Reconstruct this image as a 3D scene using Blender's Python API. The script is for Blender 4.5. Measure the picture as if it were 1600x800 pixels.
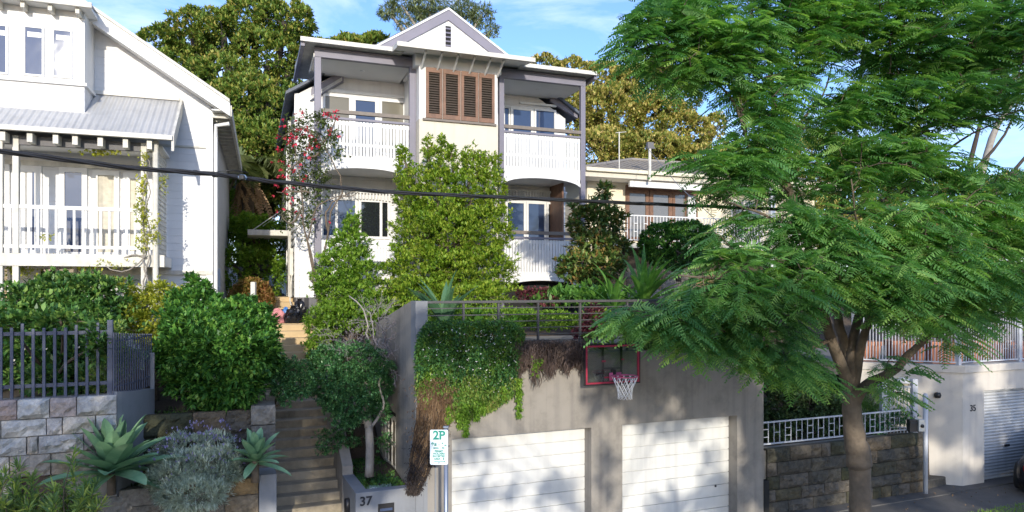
import bpy, bmesh, math, random
import numpy as np
from mathutils import Vector
R = math.radians
rng = np.random.default_rng(7)
random.seed(7)
for o in list(bpy.data.objects): bpy.data.objects.remove(o)
SC = bpy.context.scene
COL = SC.collection

# ---------------------------------------------------------------- camera, sky, sun
FPX, CX, HY, CAMZ = 1100.0, 800.0, 450.0, 4.65
cam_d = bpy.data.cameras.new('camera'); cam = bpy.data.objects.new('camera', cam_d); COL.objects.link(cam)
cam.location = (0, 0, CAMZ); cam.rotation_euler = (R(90), 0, 0)
cam_d.sensor_width = 36; cam_d.lens = 36*FPX/1600; cam_d.shift_y = 50/1600
cam_d.clip_start = .05; cam_d.clip_end = 2000
SC.camera = cam
SUN_EL = 15.0
SUN_DIR = Vector((-.13, 1.0, -math.tan(R(SUN_EL)))).normalized()      # the way the light travels
SUN_AZ = math.atan2(-SUN_DIR.x, -SUN_DIR.y)                             # azimuth towards the sun, clockwise from +Y
w = bpy.data.worlds.new('World'); SC.world = w; w.use_nodes = True
nt = w.node_tree; nt.nodes.clear()
out = nt.nodes.new('ShaderNodeOutputWorld'); bg = nt.nodes.new('ShaderNodeBackground'); sky = nt.nodes.new('ShaderNodeTexSky')
sky.sky_type = 'NISHITA'; sky.sun_disc = False; sky.sun_elevation = R(SUN_EL); sky.sun_rotation = SUN_AZ
sky.altitude = 0; sky.air_density = 1.0; sky.dust_density = .6; sky.ozone_density = 3.0
bg.inputs[1].default_value = .15
tc = nt.nodes.new('ShaderNodeTexCoord'); mp = nt.nodes.new('ShaderNodeMapping'); mp.inputs['Scale'].default_value = (1.2, 1.2, 4.5)
mp.inputs['Rotation'].default_value = (0, R(-18), 0)
n1 = nt.nodes.new('ShaderNodeTexNoise'); n1.inputs['Scale'].default_value = 2.3; n1.inputs['Detail'].default_value = 8; n1.inputs['Roughness'].default_value = .62
n1.inputs['Distortion'].default_value = .6
cr = nt.nodes.new('ShaderNodeValToRGB'); cr.color_ramp.elements[0].position = .43; cr.color_ramp.elements[1].position = .78
cr.color_ramp.elements[1].color = (.8, .8, .8, 1)
mx = nt.nodes.new('ShaderNodeMixRGB'); mx.inputs[2].default_value = (4.6, 5.1, 6.4, 1)
L = nt.links.new
L(tc.outputs['Generated'], mp.inputs[0]); L(mp.outputs[0], n1.inputs['Vector']); L(n1.outputs['Fac'], cr.inputs[0])
tn = nt.nodes.new('ShaderNodeMixRGB'); tn.blend_type = 'MULTIPLY'; tn.inputs[0].default_value = 1; tn.inputs[2].default_value = (.82, .89, 1.12, 1)
L(cr.outputs[0], mx.inputs[0]); L(sky.outputs[0], tn.inputs[1]); L(tn.outputs[0], mx.inputs[1]); L(mx.outputs[0], bg.inputs[0]); L(bg.outputs[0], out.inputs[0])
sun_d = bpy.data.lights.new('sun', 'SUN'); sun_d.energy = 2.35; sun_d.angle = R(.55); sun_d.color = (1.0, .92, .78)
sun = bpy.data.objects.new('sun', sun_d); COL.objects.link(sun)
sun.rotation_euler = (-SUN_DIR).to_track_quat('Z', 'Y').to_euler()
SC.view_settings.view_transform = 'Standard'; SC.view_settings.look = 'None'; SC.view_settings.gamma = 1
SC.view_settings.exposure = .98
SC.render.engine = 'CYCLES'
cy = SC.cycles
cy.max_bounces = 6; cy.diffuse_bounces = 4; cy.glossy_bounces = 3; cy.transmission_bounces = 4; cy.transparent_max_bounces = 6
cy.use_denoising = True
try: cy.denoiser = 'OPENIMAGEDENOISE'
except Exception: pass
cy.sample_clamp_indirect = 6

# ---------------------------------------------------------------- frames of reference
class Frame:
    def __init__(s, ox, oy, deg): s.o = np.array([ox, oy]); s.a = R(deg); s.c = math.cos(s.a); s.s = math.sin(s.a)
    def world(s, u, v, z=0.0): return Vector((s.o[0]+u*s.c-v*s.s, s.o[1]+u*s.s+v*s.c, z))
    def local(s, x, y): dx, dy = x-s.o[0], y-s.o[1]; return dx*s.c+dy*s.s, -dx*s.s+dy*s.c
    def hit(s, px, py, v=0.0):                     # a measured point of the plane at depth v -> u, z
        k = (px-CX)/FPX; Y = (v - s.o[0]*s.s + s.o[1]*s.c)/(s.c - k*s.s)
        return s.local(k*Y, Y)[0], CAMZ + (HY-py)/FPX*Y
    def U(s, px, v=0.0): return s.hit(px, HY, v)[0]
    def Z(s, px, py, v=0.0): return s.hit(px, py, v)[1]
W = Frame(0, 0, 0)
def at(px, py, Y): return ((px-CX)/FPX*Y, Y, CAMZ+(HY-py)/FPX*Y)
G = Frame(-1.39, 11.61, 22.0)        # garage, stairs, street walls
M = Frame(-4.91, 17.44, 20.4)        # tall house
LH = Frame(-7.23, 14.2, 19.5)        # house on the left
RH = Frame((927-800)/FPX*26.0, 26.0, 20.4)   # cream house behind

# ---------------------------------------------------------------- objects
INFO = {}
def setp(o, label=None, cat=None, group=None, kind=None):
    if label: o['label'] = label
    if cat: o['category'] = cat
    if group: o['group'] = group
    if kind: o['kind'] = kind
    return o
def root(name, label, cat, frame=W, base=(0, 0, 0), group=None):
    e = bpy.data.objects.new(name, None); COL.objects.link(e)
    e.empty_display_size = .2
    e.location = frame.world(*base); e.rotation_euler = (0, 0, frame.a)
    setp(e, label, cat, group); INFO[e.name] = (frame, tuple(base)); return e
def mesh_np(name, V, F4, smooth=False, F3=None):
    me = bpy.data.meshes.new(name)
    V = np.asarray(V, dtype=np.float32); F4 = np.asarray(F4, dtype=np.int32).reshape(-1, 4)
    n3 = 0 if F3 is None else len(F3)
    me.vertices.add(len(V)); me.vertices.foreach_set('co', V.ravel())
    me.loops.add(F4.size + n3*3); me.polygons.add(len(F4)+n3)
    idx = F4.ravel()
    st = np.arange(len(F4), dtype=np.int32)*4
    if n3:
        F3 = np.asarray(F3, dtype=np.int32); idx = np.concatenate([idx, F3.ravel()]); st = np.concatenate([st, F4.size+np.arange(n3, dtype=np.int32)*3])
    me.loops.foreach_set('vertex_index', idx); me.polygons.foreach_set('loop_start', st)
    if smooth: me.polygons.foreach_set('use_smooth', np.ones(len(me.polygons), dtype=bool))
    me.update(calc_edges=True)
    return me
class MB:
    """collects boxes, prisms, tubes, sheets in frame coordinates, links them as ONE mesh object"""
    def __init__(s, smooth=False): s.V = []; s.F = []; s.NP = []; s.T = []; s.smooth = smooth
    def add(s, vs, fs): b = len(s.V); s.V += [tuple(v) for v in vs]; s.F += [tuple(i+b for i in f) for f in fs]; return s
    def box(s, u0, u1, v0, v1, z0, z1):
        if u0 > u1: u0, u1 = u1, u0
        if v0 > v1: v0, v1 = v1, v0
        if z0 > z1: z0, z1 = z1, z0
        return s.add([(u0,v0,z0),(u1,v0,z0),(u1,v1,z0),(u0,v1,z0),(u0,v0,z1),(u1,v0,z1),(u1,v1,z1),(u0,v1,z1)],
              [(0,3,2,1),(4,5,6,7),(0,1,5,4),(1,2,6,5),(2,3,7,6),(3,0,4,7)])
    def prism(s, pts, v0, v1):                    # outline in u,z run from v0 to v1
        n = len(pts); vs = [(u, v0, z) for u, z in pts]+[(u, v1, z) for u, z in pts]
        return s.add(vs, [tuple(range(n)), tuple(range(2*n-1, n-1, -1))]+[((i+1)%n, i, n+i, n+(i+1)%n) for i in range(n)])
    def plan(s, pts, z0, z1):                     # outline in u,v run from z0 to z1
        n = len(pts); vs = [(u, v, z0) for u, v in pts]+[(u, v, z1) for u, v in pts]
        return s.add(vs, [tuple(range(n-1, -1, -1)), tuple(range(n, 2*n))]+[(i, (i+1)%n, n+(i+1)%n, n+i) for i in range(n)])
    def hexa(s, P): return s.add(P, [(0,3,2,1),(4,5,6,7),(0,1,5,4),(1,2,6,5),(2,3,7,6),(3,0,4,7)])
    def bar(s, a, b, w, h=None):                  # a straight bar of rectangular section
        h = h or w; a = Vector(a); b = Vector(b); d = (b-a).normalized()
        up = Vector((0,0,1)) if abs(d.z) < .95 else Vector((0,1,0))
        x = d.cross(up).normalized()*w/2; y = x.cross(d).normalized()*h/2
        return s.hexa([a-x-y, a+x-y, a+x+y, a-x+y, b-x-y, b+x-y, b+x+y, b-x+y])
    def tube(s, pts, rad, n=8, cap=True):
        pts = [Vector(p) for p in pts]; m = len(pts)
        if not hasattr(rad, '__len__'): rad = [rad]*m
        b = len(s.V); prev = None
        for i, p in enumerate(pts):
            d = (pts[min(i+1, m-1)]-pts[max(i-1, 0)])
            d = d.normalized() if d.length > 1e-9 else Vector((0,0,1))
            if prev is None:
                x = d.cross(Vector((0,0,1)) if abs(d.z) < .9 else Vector((1,0,0))).normalized()
            else:
                x = (prev-d*prev.dot(d)); x = x.normalized() if x.length > 1e-6 else d.orthogonal().normalized()
            prev = x; y = d.cross(x)
            for k in range(n):
                a = 2*math.pi*k/n; s.V.append(tuple(p+(x*math.cos(a)+y*math.sin(a))*rad[i]))
        for i in range(m-1):
            for k in range(n):
                k2 = (k+1) % n; s.F.append((b+i*n+k, b+i*n+k2, b+(i+1)*n+k2, b+(i+1)*n+k))
        if cap:
            s.F.append(tuple(b+k for k in range(n-1, -1, -1))); s.F.append(tuple(b+(m-1)*n+k for k in range(n)))
        return s
    def lathe(s, c, prof, n=24):                  # prof: radius, z pairs about a vertical axis through c
        b = len(s.V)
        for r, z in prof:
            for k in range(n): a = 2*math.pi*k/n; s.V.append((c[0]+r*math.cos(a), c[1]+r*math.sin(a), c[2]+z))
        for i in range(len(prof)-1):
            for k in range(n): k2 = (k+1)%n; s.F.append((b+i*n+k, b+i*n+k2, b+(i+1)*n+k2, b+(i+1)*n+k))
        return s
    def quads(s, V, tone=None):
        s.NP.append(np.asarray(V).reshape(-1, 3))
        if tone is not None: s.T.append(tone)
        return s      # numpy (n*4,3)
    def mesh(s, name, base):
        base = np.array(base, dtype=float)
        if s.NP and not s.F:
            V = np.concatenate(s.NP)-base; me = mesh_np(name, V, np.arange(len(V)).reshape(-1, 4), s.smooth)
            if s.T: a = me.attributes.new('tone', 'FLOAT', 'FACE'); a.data.foreach_set('value', np.concatenate(s.T).astype(np.float32))
            return me
        V = [tuple(np.array(v)-base) for v in s.V]; F = list(s.F)
        if s.NP:
            Q = np.concatenate(s.NP)-base; b = len(V); V += [tuple(q) for q in Q]; F += [(b+i, b+i+1, b+i+2, b+i+3) for i in range(0, len(Q), 4)]
        me = bpy.data.meshes.new(name); me.from_pydata(V, [], F); me.update()
        if s.smooth: me.polygons.foreach_set('use_smooth', np.ones(len(me.polygons), dtype=bool))
        return me
    def build(s, name, mat, parent, label=None, bevel=0, kind=None):
        fr, base = INFO[parent.name]
        o = bpy.data.objects.new(name, s.mesh(name, base)); COL.objects.link(o); o.parent = parent
        INFO[o.name] = (fr, base)
        return finish(o, mat, label, None, None, bevel, kind)
    def thing(s, name, mat, label, cat, frame=W, base=(0,0,0), group=None, bevel=0, kind=None):
        o = bpy.data.objects.new(name, s.mesh(name, base)); COL.objects.link(o)
        o.location = frame.world(*base); o.rotation_euler = (0, 0, frame.a); INFO[o.name] = (frame, tuple(base))
        return finish(o, mat, label, cat, group, bevel, kind)
def finish(o, mat, label, cat, group, bevel, kind):
    for m in (mat if isinstance(mat, (list, tuple)) else [mat]): o.data.materials.append(m)
    setp(o, label, cat, group, kind)
    if bevel:
        b = o.modifiers.new('bevel', 'BEVEL'); b.width = bevel; b.segments = 2; b.limit_method = 'ANGLE'; b.angle_limit = R(35)
    return o
def copy_tree(o, parent=None):
    c = o.copy(); COL.objects.link(c)
    if parent: c.parent = parent
    for ch in list(o.children): copy_tree(ch, c)
    return c
def text(parent, body, u, v, z, size, mat, name='lettering', ext=.004, align='CENTER', bold=0.0, sx=1.0):
    fr, base = INFO[parent.name]
    cu = bpy.data.curves.new(name, 'FONT'); cu.body = body; cu.size = size; cu.extrude = ext; cu.align_x = align; cu.align_y = 'CENTER'; cu.offset = bold
    o = bpy.data.objects.new(name, cu); COL.objects.link(o); o.parent = parent
    me = bpy.data.meshes.new_from_object(o); bpy.data.objects.remove(o); o = bpy.data.objects.new(name, me); COL.objects.link(o); o.parent = parent
    o.location = (u-base[0], v-base[1], z-base[2]); o.rotation_euler = (R(90), 0, 0); o.scale = (sx, 1, 1)
    me.materials.clear(); me.materials.append(mat); INFO[o.name] = (fr, base); return o

# ---------------------------------------------------------------- materials
def newmat(name):
    m = bpy.data.materials.new(name); m.use_nodes = True; nt = m.node_tree
    return m, nt, nt.nodes['Principled BSDF'], nt.nodes.new, nt.links.new
def col(c): return (c[0], c[1], c[2], 1)
def surf(name, c, rough=.6, c2=None, scale=3.0, amt=.5, bump=0.0, bscale=40.0, board=None, wave=None, metal=0.0, spec=.5, streak=0.0, grime=0.0):
    """base colour varied by noise; board = weatherboard pitch in z; wave = (pitch along u)"""
    m, nt, P, N, Lk = newmat(name)
    P.inputs['Roughness'].default_value = rough; P.inputs['Metallic'].default_value = metal; P.inputs['Specular IOR Level'].default_value = spec
    co = N('ShaderNodeTexCoord')
    no = N('ShaderNodeTexNoise'); no.inputs['Scale'].default_value = scale; no.inputs['Detail'].default_value = 7; no.inputs['Roughness'].default_value = .65
    Lk(co.outputs['Object'], no.inputs['Vector'])
    rp = N('ShaderNodeValToRGB'); rp.color_ramp.elements[0].position = .5-amt*.4; rp.color_ramp.elements[1].position = .5+amt*.4
    rp.color_ramp.elements[0].color = col(c); rp.color_ramp.elements[1].color = col(c2 or [x*.86 for x in c])
    Lk(no.outputs['Fac'], rp.inputs[0]); src = rp.outputs[0]
    if streak:
        mp = N('ShaderNodeMapping'); mp.inputs['Scale'].default_value = (7, 7, .35); Lk(co.outputs['Object'], mp.inputs[0])
        n2 = N('ShaderNodeTexNoise'); n2.inputs['Scale'].default_value = 1.0; n2.inputs['Detail'].default_value = 6; Lk(mp.outputs[0], n2.inputs['Vector'])
        r2 = N('ShaderNodeValToRGB'); r2.color_ramp.elements[0].position = .48; r2.color_ramp.elements[1].position = .75
        r2.color_ramp.elements[0].color = (1,1,1,1); r2.color_ramp.elements[1].color = (1-streak,)*2+(1-streak*.9, 1); Lk(n2.outputs['Fac'], r2.inputs[0])
        mu = N('ShaderNodeMixRGB'); mu.blend_type = 'MULTIPLY'; mu.inputs[0].default_value = 1; Lk(src, mu.inputs[1]); Lk(r2.outputs[0], mu.inputs[2]); src = mu.outputs[0]
    if grime:
        n3 = N('ShaderNodeTexNoise'); n3.inputs['Scale'].default_value = 1.3; n3.inputs['Detail'].default_value = 9; n3.inputs['Roughness'].default_value = .75; Lk(co.outputs['Object'], n3.inputs['Vector'])
        r3 = N('ShaderNodeValToRGB'); r3.color_ramp.elements[0].position = .5; r3.color_ramp.elements[1].position = .72
        r3.color_ramp.elements[0].color = (1,1,1,1); r3.color_ramp.elements[1].color = (1-grime, 1-grime, 1-grime, 1); Lk(n3.outputs['Fac'], r3.inputs[0])
        mu = N('ShaderNodeMixRGB'); mu.blend_type = 'MULTIPLY'; mu.inputs[0].default_value = 1; Lk(src, mu.inputs[1]); Lk(r3.outputs[0], mu.inputs[2]); src = mu.outputs[0]
    Lk(src, P.inputs['Base Color'])
    last = None
    if bump:
        nb = N('ShaderNodeTexNoise'); nb.inputs['Scale'].default_value = bscale; nb.inputs['Detail'].default_value = 6; Lk(co.outputs['Object'], nb.inputs['Vector'])
        bp = N('ShaderNodeBump'); bp.inputs['Strength'].default_value = bump; bp.inputs['Distance'].default_value = .02; Lk(nb.outputs['Fac'], bp.inputs['Height']); last = bp
    if board or wave:
        sp = N('ShaderNodeSeparateXYZ'); Lk(co.outputs['Object'], sp.inputs[0])
        if board:
            dv = N('ShaderNodeMath'); dv.operation = 'DIVIDE'; Lk(sp.outputs['Z'], dv.inputs[0]); dv.inputs[1].default_value = board
            fr = N('ShaderNodeMath'); fr.operation = 'FRACT'; Lk(dv.outputs[0], fr.inputs[0])
            iv = N('ShaderNodeMath'); iv.operation = 'SUBTRACT'; iv.inputs[0].default_value = 1; Lk(fr.outputs[0], iv.inputs[1]); h = iv.outputs[0]; dist = .035
        else:
            ml = N('ShaderNodeMath'); ml.operation = 'MULTIPLY'; Lk(sp.outputs['X'], ml.inputs[0]); ml.inputs[1].default_value = 2*math.pi/wave
            sn = N('ShaderNodeMath'); sn.operation = 'SINE'; Lk(ml.outputs[0], sn.inputs[0]); h = sn.outputs[0]; dist = .012
        b2 = N('ShaderNodeBump'); b2.inputs['Strength'].default_value = 1; b2.inputs['Distance'].default_value = dist; Lk(h, b2.inputs['Height'])
        if last: Lk(last.outputs[0], b2.inputs['Normal'])
        last = b2
    if last: Lk(last.outputs[0], P.inputs['Normal'])
    return m
def island(name, cols, rough=.55, noise=None, trans=.0, bump=0.0, spec=.4, nscale=1.2, speck=0.0, tone=False):
    """each separate piece (leaf, stone, slat) takes its own tone; noise shifts whole patches"""
    m, nt, P, N, Lk = newmat(name)
    P.inputs['Roughness'].default_value = rough; P.inputs['Specular IOR Level'].default_value = spec
    ge = N('ShaderNodeNewGeometry'); co = N('ShaderNodeTexCoord')
    rnd = ge.outputs['Random Per Island']
    if tone: at_ = N('ShaderNodeAttribute'); at_.attribute_name = 'tone'; rnd = at_.outputs['Fac']
    rp = N('ShaderNodeValToRGB'); els = rp.color_ramp.elements
    while len(els) < len(cols): els.new(.5)
    for i, c in enumerate(cols):
        els[i].position = i/(len(cols)-1); els[i].color = col(c)
    if noise:
        no = N('ShaderNodeTexNoise'); no.inputs['Scale'].default_value = nscale; no.inputs['Detail'].default_value = 3; Lk(co.outputs['Object'], no.inputs['Vector'])
        mr = N('ShaderNodeMapRange'); mr.inputs[1].default_value = .3; mr.inputs[2].default_value = .7; Lk(no.outputs['Fac'], mr.inputs[0])
        mi = N('ShaderNodeMix'); mi.inputs[0].default_value = noise; Lk(rnd, mi.inputs[2]); Lk(mr.outputs[0], mi.inputs[3]); Lk(mi.outputs[0], rp.inputs[0])
    else: Lk(rnd, rp.inputs[0])
    src = rp.outputs[0]
    if speck:
        ns = N('ShaderNodeTexNoise'); ns.inputs['Scale'].default_value = 9; ns.inputs['Detail'].default_value = 8; ns.inputs['Roughness'].default_value = .75; Lk(co.outputs['Object'], ns.inputs['Vector'])
        rs = N('ShaderNodeValToRGB'); rs.color_ramp.elements[0].position = .38; rs.color_ramp.elements[1].position = .66
        rs.color_ramp.elements[0].color = (1-speck,)*3+(1,); rs.color_ramp.elements[1].color = (1+speck*.3,)*3+(1,); Lk(ns.outputs['Fac'], rs.inputs[0])
        mu = N('ShaderNodeMixRGB'); mu.blend_type = 'MULTIPLY'; mu.inputs[0].default_value = 1; Lk(src, mu.inputs[1]); Lk(rs.outputs[0], mu.inputs[2]); src = mu.outputs[0]
    Lk(src, P.inputs['Base Color'])
    if bump:
        nb = N('ShaderNodeTexNoise'); nb.inputs['Scale'].default_value = 28; nb.inputs['Detail'].default_value = 8; Lk(co.outputs['Object'], nb.inputs['Vector'])
        bp = N('ShaderNodeBump'); bp.inputs['Strength'].default_value = bump; bp.inputs['Distance'].default_value = .03; Lk(nb.outputs['Fac'], bp.inputs['Height']); Lk(bp.outputs[0], P.inputs['Normal'])
    if trans:
        tr = N('ShaderNodeBsdfTranslucent'); ms = N('ShaderNodeMixShader'); ms.inputs[0].default_value = trans
        ml = N('ShaderNodeMixRGB'); ml.blend_type = 'MULTIPLY'; ml.inputs[0].default_value = 1; ml.inputs[2].default_value = (1.5, 1.6, .7, 1); Lk(src, ml.inputs[1]); Lk(ml.outputs[0], tr.inputs[0])
        o = nt.nodes['Material Output']; Lk(P.outputs[0], ms.inputs[1]); Lk(tr.outputs[0], ms.inputs[2]); Lk(ms.outputs[0], o.inputs[0])
    return m
def plain(name, c, rough=.5, metal=0.0, ior=None, spec=.5):
    m, nt, P, N, Lk = newmat(name)
    P.inputs['Base Color'].default_value = col(c); P.inputs['Roughness'].default_value = rough; P.inputs['Metallic'].default_value = metal
    P.inputs['Specular IOR Level'].default_value = spec
    if ior: P.inputs['IOR'].default_value = ior
    return m
def glassmat(name, c, rough=.03, ior=2.4):
    m, nt, P, N, Lk = newmat(name)
    P.inputs['Base Color'].default_value = col(c); P.inputs['Roughness'].default_value = rough; P.inputs['IOR'].default_value = ior
    co = N('ShaderNodeTexCoord'); no = N('ShaderNodeTexNoise'); no.inputs['Scale'].default_value = 1.6; Lk(co.outputs['Object'], no.inputs['Vector'])
    b = N('ShaderNodeBump'); b.inputs['Strength'].default_value = .12; b.inputs['Distance'].default_value = .03; Lk(no.outputs['Fac'], b.inputs['Height']); Lk(b.outputs[0], P.inputs['Normal'])
    return m
WB = surf('white_weatherboard', (.67,.67,.67), .55, (.61,.61,.61), 2.0, board=.165, bump=.05, streak=.10, grime=.06)
WBS = surf('white_side_weatherboard', (.70,.70,.67), .55, (.52,.52,.48), 2.0, board=.20, bump=.05, streak=.2)
WP = surf('white_paint', (.70,.70,.69), .5, (.64,.64,.63), 4.0, bump=.03)
WP2 = surf('weathered_white_paint', (.66,.64,.58), .6, (.48,.46,.40), 5.0, bump=.1, streak=.25)
SOF = surf('soffit_paint', (.72,.71,.68), .7, (.66,.65,.62), 1.5)
MAUVE = surf('mauve_grey_paint', (.19,.18,.225), .5, (.16,.155,.19), 3.0)
CREAM = surf('cream_render', (.60,.56,.47), .8, (.56,.52,.43), 2.0, bump=.08, streak=.12)
CORR = surf('corrugated_iron', (.50,.50,.50), .45, (.42,.42,.42), 1.5, wave=.13, metal=.15, grime=.2)
GUT = surf('gutter_paint', (.62,.60,.54), .5, (.54,.52,.47), 4.0, streak=.2)
ROOFD = surf('slate_blue_roof', (.10,.12,.16), .6, (.08,.09,.11), 3.0, bump=.3, bscale=12)
RENDER = surf('taupe_render', (.285,.262,.232), .85, (.235,.216,.19), 1.3, bump=.12, streak=.24, grime=.28)
RENDERB = surf('blue_grey_render', (.22,.23,.25), .8, (.19,.20,.215), 1.3, bump=.1, streak=.08, grime=.15)
DOORW = surf('white_door_paint', (.64,.64,.62), .45, (.58,.58,.56), 1.5, streak=.16, grime=.10)
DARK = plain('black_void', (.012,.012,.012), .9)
DGREY = surf('dark_grey_render', (.16,.155,.165), .8, (.12,.12,.12), 3.0, bump=.1)
RAILM = surf('charcoal_rail_paint', (.085,.08,.085), .45, (.06,.06,.06), 6.0)
FENCEB = surf('slate_blue_fence_paint', (.06,.078,.125), .5, (.045,.058,.10), 5.0)
WOODR = surf('brown_timber', (.22,.115,.07), .55, (.14,.075,.045), 6.0, bump=.1, bscale=20, streak=.3)
LOUV = surf('dark_louvre', (.10,.075,.06), .5, (.06,.05,.04), 9.0)
RAILW = surf('grey_brown_timber', (.20,.165,.14), .6, (.14,.12,.10), 9.0)
GLASS = glassmat('window_glass', (.015,.018,.022), ior=1.75)
GLASSB = glassmat('sky_reflection_glass', (.03,.05,.11), ior=1.6)  # blue of the reflected sky put into the base colour
GLASSD = plain('dull_glass', (.14,.13,.10), .25)
CURT = surf('cream_curtain', (.62,.58,.48), .9, (.45,.42,.34), 9.0, streak=.35)
STEP = surf('sandstone_step', (.38,.325,.24), .9, (.23,.20,.145), 3.5, bump=.35, bscale=22, streak=.15, grime=.35)
STEPL = surf('sunlit_sandstone_step', (.58,.43,.24), .9, (.46,.34,.19), 3.5, bump=.25, bscale=22)  # step stone again, with the warmth of sunlight put into the colour
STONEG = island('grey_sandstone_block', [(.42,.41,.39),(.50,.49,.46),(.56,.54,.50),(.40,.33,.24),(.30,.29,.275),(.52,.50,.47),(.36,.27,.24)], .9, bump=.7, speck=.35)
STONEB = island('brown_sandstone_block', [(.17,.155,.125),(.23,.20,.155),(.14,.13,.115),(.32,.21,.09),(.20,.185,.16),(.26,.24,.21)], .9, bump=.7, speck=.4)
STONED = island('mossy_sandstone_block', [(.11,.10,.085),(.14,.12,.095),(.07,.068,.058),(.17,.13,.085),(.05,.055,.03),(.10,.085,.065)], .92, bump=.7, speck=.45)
MORT = surf('lime_mortar', (.27,.25,.22), .95, (.18,.17,.15), 8.0, bump=.3)
SOIL = surf('garden_soil', (.085,.06,.04), .95, (.05,.038,.026), 9.0, bump=.6, bscale=25)
ASPH = surf('asphalt', (.06,.06,.062), .9, (.045,.045,.047), 6.0, bump=.3, bscale=90, grime=.25)
CONC = surf('footpath_concrete', (.115,.108,.10), .9, (.085,.08,.074), 4.0, bump=.25, bscale=60, grime=.3)
WFEN = surf('white_fence_paint', (.50,.52,.56), .45, (.42,.44,.48), 6.0)
BEIGE = surf('beige_painted_brick', (.56,.52,.465), .75, (.50,.465,.41), 1.6, bump=.12, streak=.12, grime=.1)
ROLLER = surf('pale_roller_door', (.46,.47,.48), .45, (.41,.42,.43), 2.0, streak=.15)
TERRA = surf('terracotta', (.42,.17,.09), .8, (.33,.13,.07), 5.0, bump=.1)
TILE = surf('grey_brown_roof_tile', (.30,.27,.235), .8, (.21,.19,.165), 5.0, bump=.3, bscale=15)
OCH = surf('cream_brick_wall', (.72,.64,.48), .8, (.66,.58,.43), 2.0)
BLK = plain('black_plastic', (.015,.015,.017), .4)
NUMB = plain('dark_number_metal', (.03,.035,.045), .35, .4)
# ---------------------------------------------------------------- ground
def smooth(a, b, x): t = np.clip((x-a)/(b-a), 0, 1); return t*t*(3-2*t)
def hfun(u, v):
    h = np.full(u.shape, -.01)
    back = 4.0+.055*np.clip(v-8, 0, 60)
    h = np.where(v > 8, back, h)
    # left gardens
    hl = np.where(u < -4.5, np.where(v > .25, 2.95, -.01), np.where(v > .92, 2.55, np.where(v > .15, 1.70, -.01)))
    hl = np.where(v > 1.6, hl+(4.0-hl)*smooth(4.5, 8, v), hl)
    # stairs
    hs = np.where(v > -.2, np.clip(.89+(v-1.4)*.6-.3, -.01, 3.5), -.01)
    hb = np.where(v > .2, np.clip(1.28+(np.clip(v-2.7, 0, 9))*.85, 1.28, 3.9), -.01)
    ht = np.where(v > 5.1, 3.33+.6*smooth(4.5, 8, v), -.01)
    hr = np.where(v > .35, 1.28+(4.0-1.28)*smooth(3.0, 8, v), -.02)
    hc = np.where(v > 6, 2.6+1.4*smooth(6, 9, v), -.02)
    r = np.where(u < -2.36, hl, np.where(u < -1.16, hs, np.where(u < -.2, hb, np.where(u < 6.95, ht, np.where(u < 12.2, hr, hc)))))
    return np.where(v > 8, h, r)
us = np.unique(np.concatenate([np.linspace(-150, -16, 20), np.linspace(-16, 20, 91), np.linspace(20, 200, 20), [-4.52,-4.48,-2.38,-2.34,-1.18,-1.14,-.22,-.18,6.93,6.97,12.18,12.22]]))
vs = np.unique(np.concatenate([np.linspace(-120, -14, 14), np.linspace(-14, -1, 14), [.0,.13,.17,.19,.21,.24,.26,.33,.37], np.linspace(.5, 20, 60), [1.58,1.62], np.linspace(20, 300, 20)]))
UU, VV = np.meshgrid(us, vs); HH = hfun(UU, VV)
nz = (np.sin(UU*2.1+VV*1.3)+np.sin(UU*.7-VV*2.7))*.03; HH = HH+np.where((HH > .5), nz, 0)
gv = np.stack([UU.ravel(), VV.ravel(), HH.ravel()], 1); nu = len(us)
gi = np.array([[j*nu+i, j*nu+i+1, (j+1)*nu+i+1, (j+1)*nu+i] for j in range(len(vs)-1) for i in range(nu-1)])
gm = mesh_np('ground', gv, gi); go = bpy.data.objects.new('ground', gm); COL.objects.link(go)
go.location = G.world(0, 0, 0); go.rotation_euler = (0, 0, G.a); gm.materials.append(SOIL); go['kind'] = 'structure'
def struct(mb, name, mat, frame=G, bevel=0):
    o = mb.thing(name, mat, None, None, frame, (0,0,0), bevel=bevel, kind='structure'); return o
struct(MB().box(-80, 90, -3.4, -.2, -.2, .006).box(7.15, 12.0, -.3, .3, -.2, .03).box(11.9, 30, -.25, 5.0, -.2, .034), 'footpath', CONC)
struct(MB().box(-80, 90, -3.6, -3.403, -.3, .03), 'kerb', STEP, bevel=.01)
struct(MB().add([(-80,-10.5,-.0),(90,-10.5,-.0),(90,-3.55,.0),(-80,-3.55,.0)], [(0,1,2,3)]), 'road', ASPH)
struct(MB().box(-80, 90, -14, -10.5, -.2, .1), 'opposite_footpath', CONC)
struct(MB().add([(.1,-3.4,.012),(6.9,-3.4,.012),(6.9,-.1,.012),(.1,-.1,.012)], [(0,1,2,3)]), 'driveway', surf('driveway_concrete', (.24,.225,.20), .9, (.19,.18,.16), 3.0, bump=.2, grime=.3))

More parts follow.
